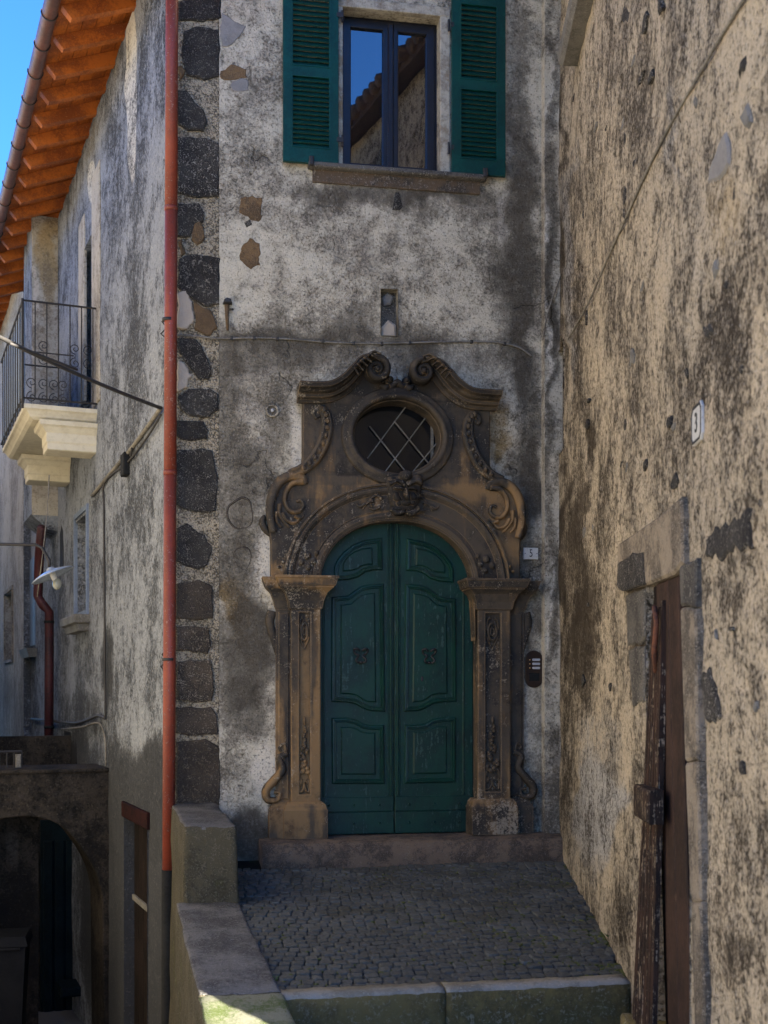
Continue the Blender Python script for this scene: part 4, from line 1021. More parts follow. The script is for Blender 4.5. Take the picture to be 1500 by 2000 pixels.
# ================================================================== left facade of the corner house
def Lu(px): return L.u(px)
sEnd = Lu(112)
eaveZ = L.z_at(Lu(180), 0, 1350 - (1350 - 0) * 1.0 + 212)
SWIN = (Lu(172), Lu(149), L.px(160, 1205)[1], L.px(160, 1012)[1])
SDOOR = (Lu(290), Lu(244), -3.2, L.px(268, 1598)[1])
BDOOR = (Lu(180), Lu(160), L.px(170, 800)[1], L.px(170, 480)[1])
lblobs = [(270, 1800, 90, 330, .9, 'r'), (310, 1620, 30, 120, .6, 'r'), (256, 150, 12, 200, 1.2, 'b'), (258, 300, 7, 60, .8, 'b'), (180, 350, 10, 40, .9, 'b'),  # strong r patches low on the wall paint the deep lane's shade
          (225, 60, 14, 120, .6, 'g'), (170, 250, 30, 110, .45, 'g'), (140, 400, 26, 90, .4, 'g'),
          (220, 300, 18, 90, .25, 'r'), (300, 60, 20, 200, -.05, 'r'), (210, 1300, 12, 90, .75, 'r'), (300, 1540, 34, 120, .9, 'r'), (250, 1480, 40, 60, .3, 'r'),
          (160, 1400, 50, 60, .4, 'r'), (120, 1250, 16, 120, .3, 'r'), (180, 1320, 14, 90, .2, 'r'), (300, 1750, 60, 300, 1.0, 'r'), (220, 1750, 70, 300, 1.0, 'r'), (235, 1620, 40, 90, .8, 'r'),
          (150, 1470, 40, 40, .6, 'r'), (280, 1300, 30, 160, .12, 'g'), (235, 1420, 20, 60, .3, 'g'), (260, 700, 60, 200, .12, 'b'), (255, 1540, 26, 40, .4, 'g'),
          (300, 1000, 30, 300, .1, 'r'), (170, 1180, 20, 160, .1, 'r')]
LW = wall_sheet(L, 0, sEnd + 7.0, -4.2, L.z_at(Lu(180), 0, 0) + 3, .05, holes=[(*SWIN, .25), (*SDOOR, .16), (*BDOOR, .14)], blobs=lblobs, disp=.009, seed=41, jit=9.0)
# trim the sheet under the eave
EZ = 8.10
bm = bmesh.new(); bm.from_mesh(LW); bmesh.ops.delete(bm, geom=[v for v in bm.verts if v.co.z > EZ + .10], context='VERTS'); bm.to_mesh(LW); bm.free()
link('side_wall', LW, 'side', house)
# body of the house behind the faces, up to the roof
core = MB(); yb0 = .62; pc = L.P(.7, -.45, 0)
far = L.P(sEnd + 7, -.45, 0)
prof = [(pc.x, pc.y), (6.5, yb0), (6.5, far.y), (far.x, far.y)]
core.hexa([(x, y, -4.2) for x, y in prof] + [(x, y, 8.0 + .32 * (x - pc.x)) for x, y in prof])
core.build('inner_body', 'dark', house)
# roof and eave
def eave(fr, u0, u1, zw, over, parent, n, drop=.32, wstart=0.0, roof=True, gutter=True):
    k = drop / over
    def rp(u, w, dz): return fr.P(u, w + wstart, zw - k * w + dz)
    for i in range(n):
        u = u0 + (u1 - u0) * (i + .5) / n
        p = [rp(u - .05, -.3, 0), rp(u + .05, -.3, 0), rp(u + .05, over - .05, 0), rp(u - .05, over - .05, 0)]
        p[2] = rp(u + .05, over - .13, .0); p[3] = rp(u - .05, over - .13, .0)
        q = [rp(u - .05, -.3, .15), rp(u + .05, -.3, .15), rp(u + .05, over - .03, .15), rp(u - .05, over - .03, .15)]
        MB().hexa(p + q).build('rafter', 'orangewood', parent)
    nb = 7
    for i in range(nb):
        w0 = -.28 + (over + .28) * i / nb; w1 = -.28 + (over + .28) * (i + 1) / nb - .006
        MB().hexa([rp(u0, w0, .152), rp(u1, w0, .152), rp(u1, w1, .152), rp(u0, w1, .152), rp(u0, w0, .172), rp(u1, w0, .172), rp(u1, w1, .172), rp(u0, w1, .172)]).build('soffit_board', 'orangewood', parent)
    if roof:
        r_ = MB().hexa([rp(u0, over + .02, .18), rp(u1, over + .02, .18), rp(u1, -7, .18), rp(u0, -7, .18), rp(u0, over + .02, .26), rp(u1, over + .02, .26), rp(u1, -7, .26), rp(u0, -7, .26)]).build('roof', 'tile', parent)
    if gutter:
        g = MB(); pts = []; seg = 9; na = 26; r = .075; c0 = (over + .07); vs = []; fs = []
        for i in range(na + 1):
            u = u0 + (u1 - u0) * i / na
            for rr_ in (r, r - .006):
                for s_ in range(seg + 1):
                    a = math.pi + math.pi * s_ / seg
                    vs.append(fr.P(u, wstart + c0 + rr_ * math.cos(a), zw - k * over + .12 + rr_ * math.sin(a)))
        m_ = 2 * (seg + 1)
        for i in range(na):
            for t in (0, seg + 1):
                for s_ in range(seg): x = i * m_ + t + s_; fs.append((x, x + 1, x + m_ + 1, x + m_))
        gt = g.add(vs, fs).build('gutter', 'gutter', parent, True)
        nbk = int((u1 - u0) / .62)
        for i in range(nbk):
            u = u0 + (i + .5) * .62
            MB().tube([fr.P(u, wstart + c0 + (r + .006) * math.cos(a), zw - k * over + .12 + (r + .006) * math.sin(a)) for a in np.linspace(math.pi * .95, math.pi * 2.08, 9)], .007, 5).build('gutter_bracket', 'iron', gt)
eave(L, -1.6, Lu(112) + 3.4, EZ, .755, house, 21, .30)
# bay shaft that projects from the facade
sb = Lu(113); wb = L.w_at(sb, 62)
zb0 = L.z_at(sb, 0, 1008)
bay = MB(); bay.box(L, sb, sb + 1.1, -.1, wb, zb0, EZ + .05, .0)
bay_o = wall_sheet(Frame(L.P(sb, 0, 0), L.out, -L.ex), 0, wb, zb0, EZ + .05, .04, blobs=[(90, 500, 30, 90, .6, 'g'), (90, 700, 30, 300, .4, 'g'), (90, 560, 14, 60, .3, 'r'), (60, 700, 5, 400, 1.0, 'b')], disp=.004, seed=51, w=.004)
bo = bay.build('bay', 'side', house); link('bay_face', bay_o, 'far', bo)
MB().hexa([L.P(sb + .02, -.05, zb0 - .22), L.P(sb + 1, -.05, zb0 - .22), L.P(sb + 1, wb * .35, zb0 - .2), L.P(sb + .02, wb * .35, zb0 - .2), L.P(sb - .0, -.05, zb0 + .01), L.P(sb + 1.1, -.05, zb0 + .01), L.P(sb + 1.1, wb + .01, zb0 + .01), L.P(sb, wb + .01, zb0 + .01)]).build('bay_corbel', 'side', bo)
# facade window
sw = MB()
u0, u1, z0, z1 = SWIN
rectframe(L, u0 - .05, u1 + .06, z0, z1 + .1, .055, -.02, .03, .006).build('side_window', paint_mat('blue_grey_jamb', (.20, .25, .33), (.15, .19, .26), .8), house)
MB().box(L, u0 + .02, u1 - .02, -.2, -.19, z0, z1).build('pane', 'oldglass', bpy.data.objects['side_window'])
MB().stack(L, u0 - .10, u1 + .14, -.05, .16, [(z0 - .2, -.04), (z0 - .12, -.02), (z0 - .10, .02), (z0 - .02, .03), (z0, .02)]).build('side_window_sill', 'zinc', house)
# flat dark plate as the shade of a narrow arched slit beside
sa, sz_ = L.px(122, 1060); MB().prism(L, [(sa - .1, sz_ - .35), (sa + .25, sz_ - .35), (sa + .25, sz_ + .15), (sa + .08, sz_ + .25), (sa - .1, sz_ + .15)], -.01, .004, 0).build('slit_shade_plate', 'dark', house)
# balcony door leaf
u0, u1, z0, z1 = BDOOR
MB().box(L, u0, u1, -.12, -.10, z0, z1).build('balcony_door', 'bluegrey', house)
for x0, x1, y0, y1 in ((196, 181, 330, 790), (166, 155, 430, 790)):
    MB().box(L, Lu(x0), Lu(x1), -.02, .014, L.px((x0 + x1) / 2, y1)[1], L.px((x0 + x1) / 2, y0)[1], .008).build('balcony_door_trim', 'far', house)
# small plank door at street level
u0, u1, z0, z1 = SDOOR
sdoor = MB().box(L, u0, u1, -.15, -.12, z0, z1).build('street_door', 'doorplank', house, label='dark plank door at the foot of the side wall')
npk = 5
for i in range(npk):
    a = u0 + (u1 - u0) * i / npk; b = u0 + (u1 - u0) * (i + 1) / npk - .012
    MB().box(L, a, b, -.118, -.095, z0, z1 - .06, .004).build('plank', 'doorplank', sdoor)
MB().box(L, u0 - .05, u1 + .05, -.10, .03, z1 - .05, z1 + .11, .01).build('door_lintel', paint_mat('dark_red_lintel', (.030, .011, .010), (.014, .008, .008), .8, spec=.05), sdoor)
zm = L.px(265, 1770)[1]; MB().box(L, u0 + .02, u1 - .02, -.095, -.07, zm - .03, zm + .03, .006).build('door_ledge', 'zinc', sdoor)

# balcony
s0, s1 = Lu(190), Lu(126); wo = L.w_at(s0, 44); zs = L.z_at(s0, 0, 799)
bal = MB().stack(L, s0 + .06, s1 - .06, -.05, wo - .08, [(zs - .16, -.05), (zs - .13, -.01), (zs - .11, .0), (zs - .07, .03), (zs - .05, .06), (zs - .005, .06), (zs, .055)]).build('balcony', 'limestone', house, label='cream stone balcony with iron railing')
for sc_, wl_ in ((s0 + .1, .80), (s1 - .55, .78)):
    w_ = wo * wl_
    MB().stack(L, sc_, sc_ + .42, -.05, w_ - .12, [(zs - .50, -.02), (zs - .49, .0), (zs - .42, .0), (zs - .40, .012), (zs - .30, .012), (zs - .28, .03), (zs - .24, .06), (zs - .22, .09), (zs - .17, .10)]).build('corbel', 'limestone', bal)
rz0, rz1 = zs + .06, L.z_at(s0, 0, 603)
def rail(a, b, name='rail', r=.012): return MB().tube([a, b], r, 6).build(name, 'iron', bal)
for z in (rz0, rz1):
    rail(L.P(s0, 0, z), L.P(s0, wo, z)); rail(L.P(s0, wo, z), L.P(s1, wo, z)); rail(L.P(s1, wo, z), L.P(s1, 0, z))
zm_ = rz0 + (rz1 - rz0) * .48; rail(L.P(s0, wo, zm_), L.P(s0, wo * .32, zm_), 'rail', .008)
for i in range(7):
    w_ = wo * (.06 + i * .155); rail(L.P(s0, w_, rz0), L.P(s0, w_, rz1), 'baluster', .008)
for i in range(9):
    s_ = s0 + (s1 - s0) * (i + 1) / 10; rail(L.P(s_, wo, rz0 - .1), L.P(s_, wo, rz1), 'baluster', .008)
rail(L.P(s0, wo, rz0 - .12), L.P(s0, wo, rz1 + .02), 'post', .016)
fsw = Frame(L.P(s0, 0, 0), L.out, -L.ex)
for (w_, z_) in ((.30, zm_), (.12, zm_), (.72, rz0 + .1), (.88, rz0 + .1), (.72, zm_), (.46, rz0 + .1), (.58, rz0 + .1)):
    for sg in (-1, 1):
        sp_ = spiral((wo * w_, z_ + sg * .085), .065, .012, 90 * -sg, sg * 1.4, 22)
        MB().tube([fsw.P(p[0], .0, p[1]) for p in sp_], .006, 5).build('rail_scroll', 'iron', bal)
MB().box(L, s0 + .03, s1 - .02, wo - .03, wo - .02, rz0 - .02, rz1 - .02).build('privacy_panel', 'bluegrey', bal)

# pipes and cables on the side wall
def cable(name, pts, r, mat, label, cat='cable', seg=6, group=None):
    o = MB().tube(pts, r, seg).build(name, mat, None, True, cat=cat, label=label)
    if group: o['group'] = group
    return o
# ------------------------------------------------------------------ red downpipe at the corner
pcx = hit_plane(329.5, 1000, L.P(0, .02, 0) - FWD * .12, FWD); pcx = Vector((pcx.x, pcx.y, 0))
zj = CAM.z - (1703 - HZ) / F * (pcx - CAM).dot(FWD); pr = 12.2 / F * (pcx - CAM).dot(FWD)
pipe = empty('downpipe', (pcx.x, pcx.y, -2.3), 'tall red painted downpipe running down the corner of the house', 'downpipe')
lean = Vector((.03, 0, 0))
seams = [8.2] + [CAM.z - (y - HZ) / F * (pcx - CAM).dot(FWD) for y in (405, 921)] + [zj]
for i in range(3):
    za, zb = seams[i], seams[i + 1]
    MB().tube([pcx + Vector((0, 0, za - .004)) + lean * (za / 8), pcx + Vector((0, 0, zb)) + lean * (zb / 8)], pr, 20).build('pipe_length', 'redpipe', pipe, True)
    if i < 2: MB().tube([pcx + Vector((0, 0, zb + .008)) + lean * (zb / 8), pcx + Vector((0, 0, zb - .03)) + lean * (zb / 8)], pr + .004, 20).build('pipe_collar', 'redpipe', pipe, True)
MB().tube([pcx + Vector((-.004, 0, zj + .02)), pcx + Vector((-.012, 0, -3.4))], pr * 1.06, 20).build('foot_pipe', 'darkpipe', pipe, True, label='dark iron foot of the downpipe')
for y in (625, 1288):
    zz = CAM.z - (y - HZ) / F * (pcx - CAM).dot(FWD); bk = MB()
    bk.tube([pcx + Vector((0, 0, zz - .012)), pcx + Vector((0, 0, zz + .012))], pr + .004, 18); b2 = L.P(.12, -.02, zz)
    bk.tube([pcx + Vector((-.02, 0, zz)), b2], .010, 6)
    bk.tube([b2 + Vector((-.05, -.02, .09)), b2 + Vector((-.09, -.02, .05)), b2 + Vector((-.05, -.02, 0)), b2 + Vector((-.10, -.03, -.06)), b2 + Vector((-.05, -.03, -.10))], .007, 5)
    bk.build('pipe_bracket', 'iron', pipe, True)
# ------------------------------------------------------------------ cables
def Lq(x, y, w=.02): u, z = L.px(x, y, w); return L.P(u, w, z)
def Dq(x, y, w=.012): u, z = D.px(x, y, w); return D.P(u, w, z)
def Rq(x, y, w=.012): u, z = R.px(x, y, w); return R.P(u, w, z)
pts = spline([Dq(345, 655), Dq(375, 656), Dq(430, 661), (Dq(500, 660)), Dq(560, 662), Dq(650, 669), Dq(740, 671), Dq(860, 668), Dq(960, 668), Dq(1010, 677), Dq(1038, 695)], 5)
wc = empty('wall_cable', Dq(430, 661), 'thin pale cable clipped across the front wall above the portal', 'cable')
MB().tube(pts, .009, 6).build('cable_run', 'palecable', wc, True)
for x, y in ((452, 661), (496, 661), (541, 662), (630, 667), (690, 671), (745, 672), (800, 670), (920, 668), (985, 672)):
    p = Dq(x, y, .0); MB().box(D, p.x - .012, p.x + .012, -.005, .026, p.z - .016, p.z + .014, .004).build('cable_clip', 'cable', wc)
e0 = Lq(314, 797, .03)
f0 = CAM + ray(-60, 628) * 8.6
def sag(a, b, s, n=18): return [a.lerp(b, i / n) - Vector((0, 0, s * 4 * (i / n) * (1 - i / n))) for i in range(n + 1)]
cable('overhead_cable', sag(f0, e0, .03), .016, 'cable', 'thick black overhead cable slanting past the balcony to the red downpipe')
cable('overhead_wire', sag(CAM + ray(20, 671) * 8.9, CAM + ray(150, 722) * 9.6, .0, 8), .011, 'cable', 'short second strand tied on top of the thick overhead cable')
cable('side_cable', spline([e0, Lq(285, 838), Lq(250, 884), Lq(215, 925), Lq(180, 968)], 5), .022, 'palecable', 'pale double cable slanting down the side wall from the downpipe')
cable('side_cable', spline([e0 + Vector((0, 0, -.06)), Lq(290, 850), Lq(250, 902), Lq(205, 942), Lq(203, 1000), Lq(204, 1150), Lq(205, 1280), Lq(206, 1400)], 5), .012, 'cable', 'thin black cable dropping down the side wall below the slanting pale one')
p = Lq(251, 905, .03); jb = empty('junction_box', p, 'small dark cable box on the side wall under the slanting cable', 'cable box')
u, z = L.px(251, 905); MB().box(L, u - .09, u + .09, -.01, .07, z - .13, z + .10, .012).build('box_body', 'darkpipe', jb); MB().tube([Lq(255, 890, .03), Lq(258, 875, .03)], .012, 6).build('box_lead', 'cable', jb)
cable('side_cable', spline([Lq(60, 1404, .03), Lq(100, 1408, .05), Lq(150, 1412, .03), Lq(190, 1398, .03), Lq(205, 1403, .03)], 4), .020, 'cable', 'drooping bundle of dark cables low on the side wall above the arch')
cable('side_cable', spline([Lq(120, 1424, .05), Lq(160, 1420, .05), Lq(192, 1412, .03), Lq(205, 1440, .03), Lq(207, 1496, .03)], 4), .012, 'palecable', 'thin grey cable under the drooping bundle above the arch')
rc = spline([Rq(1500, -60), Rq(1452, 0), Rq(1380, 120), Rq(1320, 225), Rq(1280, 300), Rq(1225, 420), Rq(1180, 520), Rq(1150, 590), Rq(1110, 662)], 4)
cable('rising_cable', rc, .008, 'palecable', 'thin olive cable climbing diagonally across the tan right-hand wall')
cable('rising_cable', spline([Dq(1060, 664, .1), Dq(1068, 620, .13), Dq(1078, 585, .13), Dq(1095, 540, .13)], 4), .007, 'palecable', 'short thin wire rising in the corner beside the tan wall')
# iron hook on the front wall
hk = empty('wall_hook', Dq(445, 640), 'small rusty iron hook with cap on the front wall near the corner stones', 'hook')
u, z = D.px(443, 620)
MB().tube([D.P(u, .03, z + .10), D.P(u, .035, z - .01), D.P(u + .005, .03, z - .12)], .022, 8, .010).build('shank', 'brownpatch', hk, True)
MB().prism(D, [(u - .035, z + .11), (u + .045, z + .11), (u + .03, z + .145), (u, z + .155), (u - .025, z + .14)], .0, .07, .01).build('hook_cap', 'iron', hk)
MB().tube([D.P(u + .01, .03, z + .06), D.P(u + .05, .06, z + .055)], .01, 6).build('peg', 'iron', hk)
# old bell push and rings in the plaster
u, z = D.px(532, 802); bp = empty('bell_push', D.P(u, 0, z), 'old round bell push sunk in the plaster left of the portal', 'bell push')
MB().sweep(D, ellipse(u, z, .05, .05, 20), bead_prof(.012, .014), True, w=.002).build('bell_rim', 'front', bp, True); MB().ball(D.P(u, .012, z), .016, .014, .016).build('bell_button', 'silver', bp, True)
# iron ring marks: two worn rings
for (x, y, rx, rz, lab) in ((470, 1003, .11, .135, 'upper worn ring outline in the plaster left of the portal shoulder'), (474, 1090, .075, .10, 'lower worn ring outline in the plaster left of the portal capital')):
    u, z = D.px(x, y)
    o = MB().sweep(D, [(a + mnoise.noise(Vector((a * 9, b * 9, 0))) * .02, b + mnoise.noise(Vector((a * 9, b * 9, 4))) * .02) for a, b in ellipse(u, z, rx, rz, 24)], [(-.010, 0), (0, .005), (.010, 0)], True, w=-.001).build('plaster_ring', plaster('ring_plaster', (.11, .095, .075), (.07, .06, .05), (.04, .035, .03), (.1, .08, .05), (.25, .22, .18), (.04, .035, .03)), None, True, cat='ring', label=lab)

# ------------------------------------------------------------------ number plates and door phone
def text_mesh(t, size, fr, u, w, z, sx=1.0):
    cu = bpy.data.curves.new('t', 'FONT'); cu.body = t; cu.size = size; cu.align_x = 'CENTER'; cu.align_y = 'CENTER'; cu.extrude = .0015
    ob = bpy.data.objects.new('t', cu); me = ob.to_mesh(); mb = MB()
    mb.add([fr.P(u + v.co.x * sx, w + v.co.z, z + v.co.y) for v in me.vertices], [tuple(p.vertices) for p in me.polygons]); ob.to_mesh_clear(); bpy.data.objects.remove(ob); return mb
u0, z1 = D.px(1022, 1070); u1, z0 = D.px(1050, 1093)
n5 = empty('house_number', D.P((u0 + u1) / 2, 0, z0), 'small white rectangular number plate reading 5 beside the portal', 'number plate')
MB().box(D, u0, u1, -.01, .018, z0, z1, .003).build('plate', 'plate', n5)
text_mesh('5', (z1 - z0) * .95, D, (u0 + u1) / 2, .0195, (z0 + z1) / 2, .72).build('digit', 'black', n5)
for uu in (u0 + .012, u1 - .012): MB().ball(D.P(uu, .019, (z0 + z1) / 2), .005, .004, .005, 6, 4).build('screw', 'iron', n5)
u0, z1 = R.px(1357, 800); u1 = R.px(1377, 800)[0]; zc = R.px(1367, 827)[1]; hh = .086
n3 = empty('house_number', R.P((u0 + u1) / 2, 0, zc - hh), 'white plate with cut corners and black rim reading 3 on the tan right-hand wall', 'number plate')
def octo(cu, cz, hw_, hh_, c): return [(cu - hw_, cz - hh_ + c), (cu - hw_ + c, cz - hh_), (cu + hw_ - c, cz - hh_), (cu + hw_, cz - hh_ + c), (cu + hw_, cz + hh_ - c), (cu + hw_ - c, cz + hh_), (cu - hw_ + c, cz + hh_), (cu - hw_, cz + hh_ - c)]
uc3 = (u0 + u1) / 2; hw3 = abs(u1 - u0) / 2
MB().prism(R, octo(uc3, zc, hw3, hh, .026), -.01, .016, .003).build('plate', 'plate', n3)
MB().sweep(R, octo(uc3, zc, hw3 - .010, hh - .010, .024), [(-.006, 0), (-.005, .003), (.005, .003), (.006, 0)], True, w=.0155).build('rim', 'black', n3)
text_mesh('3', .125, R, uc3, .0175, zc, .9).build('digit', 'black', n3)
for p in n3.children:
    pass
u, z = D.px(1042, 1307); ic = empty('door_phone', D.P(u, 0, z - .17), 'dark oval door phone plate with three silver name buttons', 'door phone')
cap = [(u + .085 * math.cos(a), z + .085 + .085 * math.sin(a)) for a in np.linspace(0, math.pi, 12)] + [(u + .085 * math.cos(a), z - .085 + .085 * math.sin(a)) for a in np.linspace(math.pi, 2 * math.pi, 12)]
MB().prism(D, cap, -.01, .022, .006).build('face_plate', 'bronze', ic)
for k in range(3):
    zz = z + .085 - .037 * k
    MB().prism(D, [(u - .014, zz - .011), (u + .05, zz - .011), (u + .056, zz), (u + .05, zz + .011), (u - .014, zz + .011), (u - .02, zz)], .02, .028, .003).build('button', 'silver', ic)
    MB().ball(D.P(u - .042, .024, zz), .006, .005, .006, 7, 5).build('name_light', M.setdefault('amber', paint_mat('amber_lens', (.75, .45, .18), (.7, .4, .15), .3)), ic)
MB().box(D, u - .05, u + .05, .0205, .0235, z - .11, z - .035, .002).build('speaker_cover', 'darkpipe', ic)

# corner pilaster between front wall and right house
pu0 = D.px(1064, 1000, .10)[0]
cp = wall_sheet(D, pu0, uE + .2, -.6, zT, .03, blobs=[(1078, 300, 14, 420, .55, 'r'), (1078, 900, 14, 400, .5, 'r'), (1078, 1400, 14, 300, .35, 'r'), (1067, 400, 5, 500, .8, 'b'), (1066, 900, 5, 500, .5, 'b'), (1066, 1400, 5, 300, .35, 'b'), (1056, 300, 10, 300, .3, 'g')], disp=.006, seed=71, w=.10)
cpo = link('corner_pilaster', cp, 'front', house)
MB().box(D, pu0, uE + .1, -.05, .093, -.6, zT).build('pilaster_core', 'front', house)

# ================================================================== right house
rhouse = empty('side_house', (R.P(3.4, 0, -.6)), 'tall house with rough tan plaster wall on the right-hand side of the landing', 'house')
RTOP = CAM.z + 7.2
sR = 7.35 - .18
OP = (R.u(1266, 0), R.u(1352, 0))
oz1 = R.px(1300, 1130)[1]; oz0 = -.62
SLOT = (R.u(1088) + .01, R.u(1103), R.px(1095, 888)[1], R.px(1095, 682)[1])
rblobs = [(1130, 900, 34, 700, .34, 'b'), (1120, 700, 12, 400, .22, 'r'), (1440, 300, 60, 300, .22, 'g'), (1460, 1150, 40, 300, .2, 'g'), (1096, 400, 9, 420, .4, 'r'), (1098, 1050, 10, 200, .45, 'r'), (1100, 1450, 12, 200, .25, 'r'), (1110, 300, 14, 500, .35, 'b'), (1140, 700, 20, 300, .10, 'r'), (1420, 700, 60, 260, .16, 'r'), (1470, 450, 40, 160, .12, 'r'), (1160, 1100, 60, 200, .15, 'r'), (1140, 1250, 24, 160, .5, 'r'),
          (1110, 1150, 20, 260, .28, 'r'), (1180, 1500, 60, 200, .45, 'b'), (1160, 1650, 60, 160, .4, 'b'), (1240, 1230, 24, 140, .55, 'r'), (1250, 1120, 30, 60, .5, 'r'), (1420, 1700, 60, 160, .15, 'r'), (1430, 1200, 70, 140, .25, 'b'),
          (1300, 250, 90, 260, .12, 'b'), (1310, 250, 16, 160, .35, 'b'), (1400, 1850, 60, 120, .2, 'r'), (1450, 1880, 40, 60, .3, 'r'), (1480, 1030, 30, 80, .2, 'g'), (1400, 420, 60, 120, .3, 'g'), (1430, 1600, 50, 200, .2, 'g'), (1220, 1790, 30, 60, .25, 'r'), (1130, 1000, 10, 120, .35, 'r'), (1150, 850, 10, 60, .5, 'r'),
          (1380, 1760, 30, 160, .3, 'b'), (1180, 200, 20, 300, .1, 'r')]
RW = wall_sheet(R, 0, sR, -1.4, RTOP, .03, holes=[(*OP, oz0, oz1, .16), (*SLOT, .12)], blobs=rblobs, disp=.016, seed=61)
link('plaster_wall', RW, 'right', rhouse)
MB().box(R, SLOT[0] + .004, SLOT[1] - .004, -.11, -.03, SLOT[2] + .004, SLOT[3] - .004).build('slot_shade_fill', 'doorplank', rhouse)  # dark filler painted as the shade inside an empty slot
cr = MB(); b = lambda s, w, z: R.P(s, w, z)
cr.hexa([b(.2, -.3, -1.4), b(sR, -.02, -1.4), b(sR, -9, -1.4), b(-4, -9, -1.4), b(.2, -.3, RTOP), b(sR, -.02, RTOP), b(sR, -9, RTOP + 3.6), b(-4, -9, RTOP + 3.6)]).build('house_body', 'far', rhouse)
# roof of the right house: eave tiles seen in the window
rfz = lambda w: RTOP + .05 - .40 * w
MB().hexa([b(-.3, .25, rfz(.25)), b(sR + .2, .25, rfz(.25)), b(sR + .2, -9.2, rfz(-9.2)), b(-.3, -9.2, rfz(-9.2)), b(-.3, .25, rfz(.25) + .1), b(sR + .2, .25, rfz(.25) + .1), b(sR + .2, -9.2, rfz(-9.2) + .1), b(-.3, -9.2, rfz(-9.2) + .1)]).build('roof', 'tile', rhouse)
tl = MB()
for i in range(36):
    s_ = -.25 + i * .215; tl.tube([b(s_, .33 + random.uniform(-.03, .03), rfz(.33) + .13), b(s_, -1.2, rfz(-1.2) + .13)], .085, 7)
tl.build('eave_tile', 'tile', rhouse, True, kind='stuff')
# exposed stones
def blob_poly(cx, cy, rx, ry, n=9, j=.25):
    return [(cx + rx * math.cos(2 * math.pi * i / n) * random.uniform(1 - j, 1), cy + ry * math.sin(2 * math.pi * i / n) * random.uniform(1 - j, 1)) for i in range(n)]
big = [([(1385, 1045), (1400, 1032), (1425, 1018), (1448, 1010), (1470, 1002), (1474, 1070), (1440, 1080), (1400, 1090), (1384, 1086)], 'basalt'),
       ([(1376, 1315), (1392, 1310), (1402, 1350), (1410, 1398), (1400, 1412), (1384, 1408), (1377, 1370)], 'basalt'),
       ([(1386, 355), (1392, 320), (1408, 285), (1420, 258), (1430, 290), (1430, 325), (1412, 348)], 'greypatch'), ([(1448, 225), (1466, 205), (1474, 235), (1460, 255)], 'zinc'),
       ([(1447, 150), (1453, 115), (1460, 110), (1458, 150)], 'basalt'), ([(1216, 40), (1222, 12), (1234, 20), (1232, 45)], 'basalt'), ([(1288, 0), (1292, -20), (1298, 20), (1290, 24)], 'basalt'),
       ([(1375, 640), (1390, 628), (1396, 650), (1384, 660)], 'basalt'), ([(1400, 500), (1408, 520), (1402, 536), (1396, 520)], 'zinc')]
for q, mt in big:
    MB().prism(R, jitter_poly(pxs(R, q), .014, 4), -.06, .014, .012).build('exposed_stone', mt, rhouse)
random.seed(21)
spots = [(1165, 250), (1218, 245), (1222, 270), (1238, 120), (1228, 25), (1222, 380), (1220, 420), (1290, 440), (1305, 610), (1303, 640), (1310, 820), (1316, 835), (1222, 830), (1215, 905), (1225, 915), (1260, 905), (1160, 1030), (1142, 1040), (1318, 940), (1300, 1010), (1185, 250), (1170, 165), (1262, 45), (1120, 190), (1140, 420), (1253, 150), (1272, 150), (1445, 520), (1404, 510), (1436, 375), (1345, 350), (1470, 345), (1480, 700), (1450, 720), (1410, 930), (1490, 990), (1430, 1230), (1450, 1500), (1400, 1240), (1480, 1380), (1120, 560), (1145, 620), (1150, 780), (1148, 830), (1235, 700), (1255, 560), (1200, 480), (1320, 130), (1360, 200), (1350, 470), (1420, 560), (1192, 1340), (1150, 1180), (1140, 1330), (1345, 720), (1240, 320)]
for x, y in spots:
    u, z = R.px(x, y); d = (R.P(u, 0, z) - CAM).dot(FWD)
    hgt = random.uniform(12, 34) / F * d; wd = random.uniform(.03, .10) * (1.0 if x < 1340 else .5)
    MB().prism(R, jitter_poly(blob_poly(u, z, wd, hgt * .6, 9, .5), .010), -.05, random.uniform(.004, .012), .006).build('exposed_stone', random.choice(['basalt', 'basalt', 'zinc']), rhouse)
# upper window sill at the top edge
u0 = R.px(1128, 130)[0]; zz = R.px(1128, 128)[1]
wsill = MB().stack(R, u0, u0 + 1.5, -.1, .15, [(zz - .02, -.03), (zz + .02, .0), (zz + .09, .01), (zz + .10, .0)]).build('upper_window_sill', 'zinc', rhouse)
MB().box(R, u0 + .1, u0 + 1.4, -.03, .014, zz + .10, zz + 1.3, .01).build('upper_window', 'jamb', rhouse)
MB().box(R, u0 + .2, u0 + .3, .0, .05, zz + .25, zz + 1.3, .01).build('upper_shutter', 'rust', rhouse)
# old door: lintel, jambs
MB().prism(R, pxs(R, [(1216, 1062), (1250, 1040), (1300, 1005), (1340, 970), (1344, 1010), (1344, 1100), (1326, 1122), (1280, 1140), (1225, 1156), (1214, 1140)]), -.1, .03, .014).build('lintel', 'jamb', rhouse)
MB().prism(R, jitter_poly(pxs(R, [(1218, 1100), (1246, 1082), (1268, 1078), (1272, 1140), (1226, 1156), (1216, 1146)]), .004, 4), -.05, .037, .008).build('exposed_stone', 'basalt', rhouse)
jb_ = [(1229, 1160), (1264, 1150), (1266, 1245), (1258, 1258), (1232, 1262)]
MB().prism(R, jitter_poly(pxs(R, jb_), .006, 4), -.1, .020, .012).build('door_jamb', 'jambdark', rhouse)
MB().prism(R, jitter_poly(pxs(R, [(1232, 1266), (1262, 1262), (1262, 1370), (1240, 1380)]), .006, 4), -.1, .016, .012).build('door_jamb', 'jambdark', rhouse)
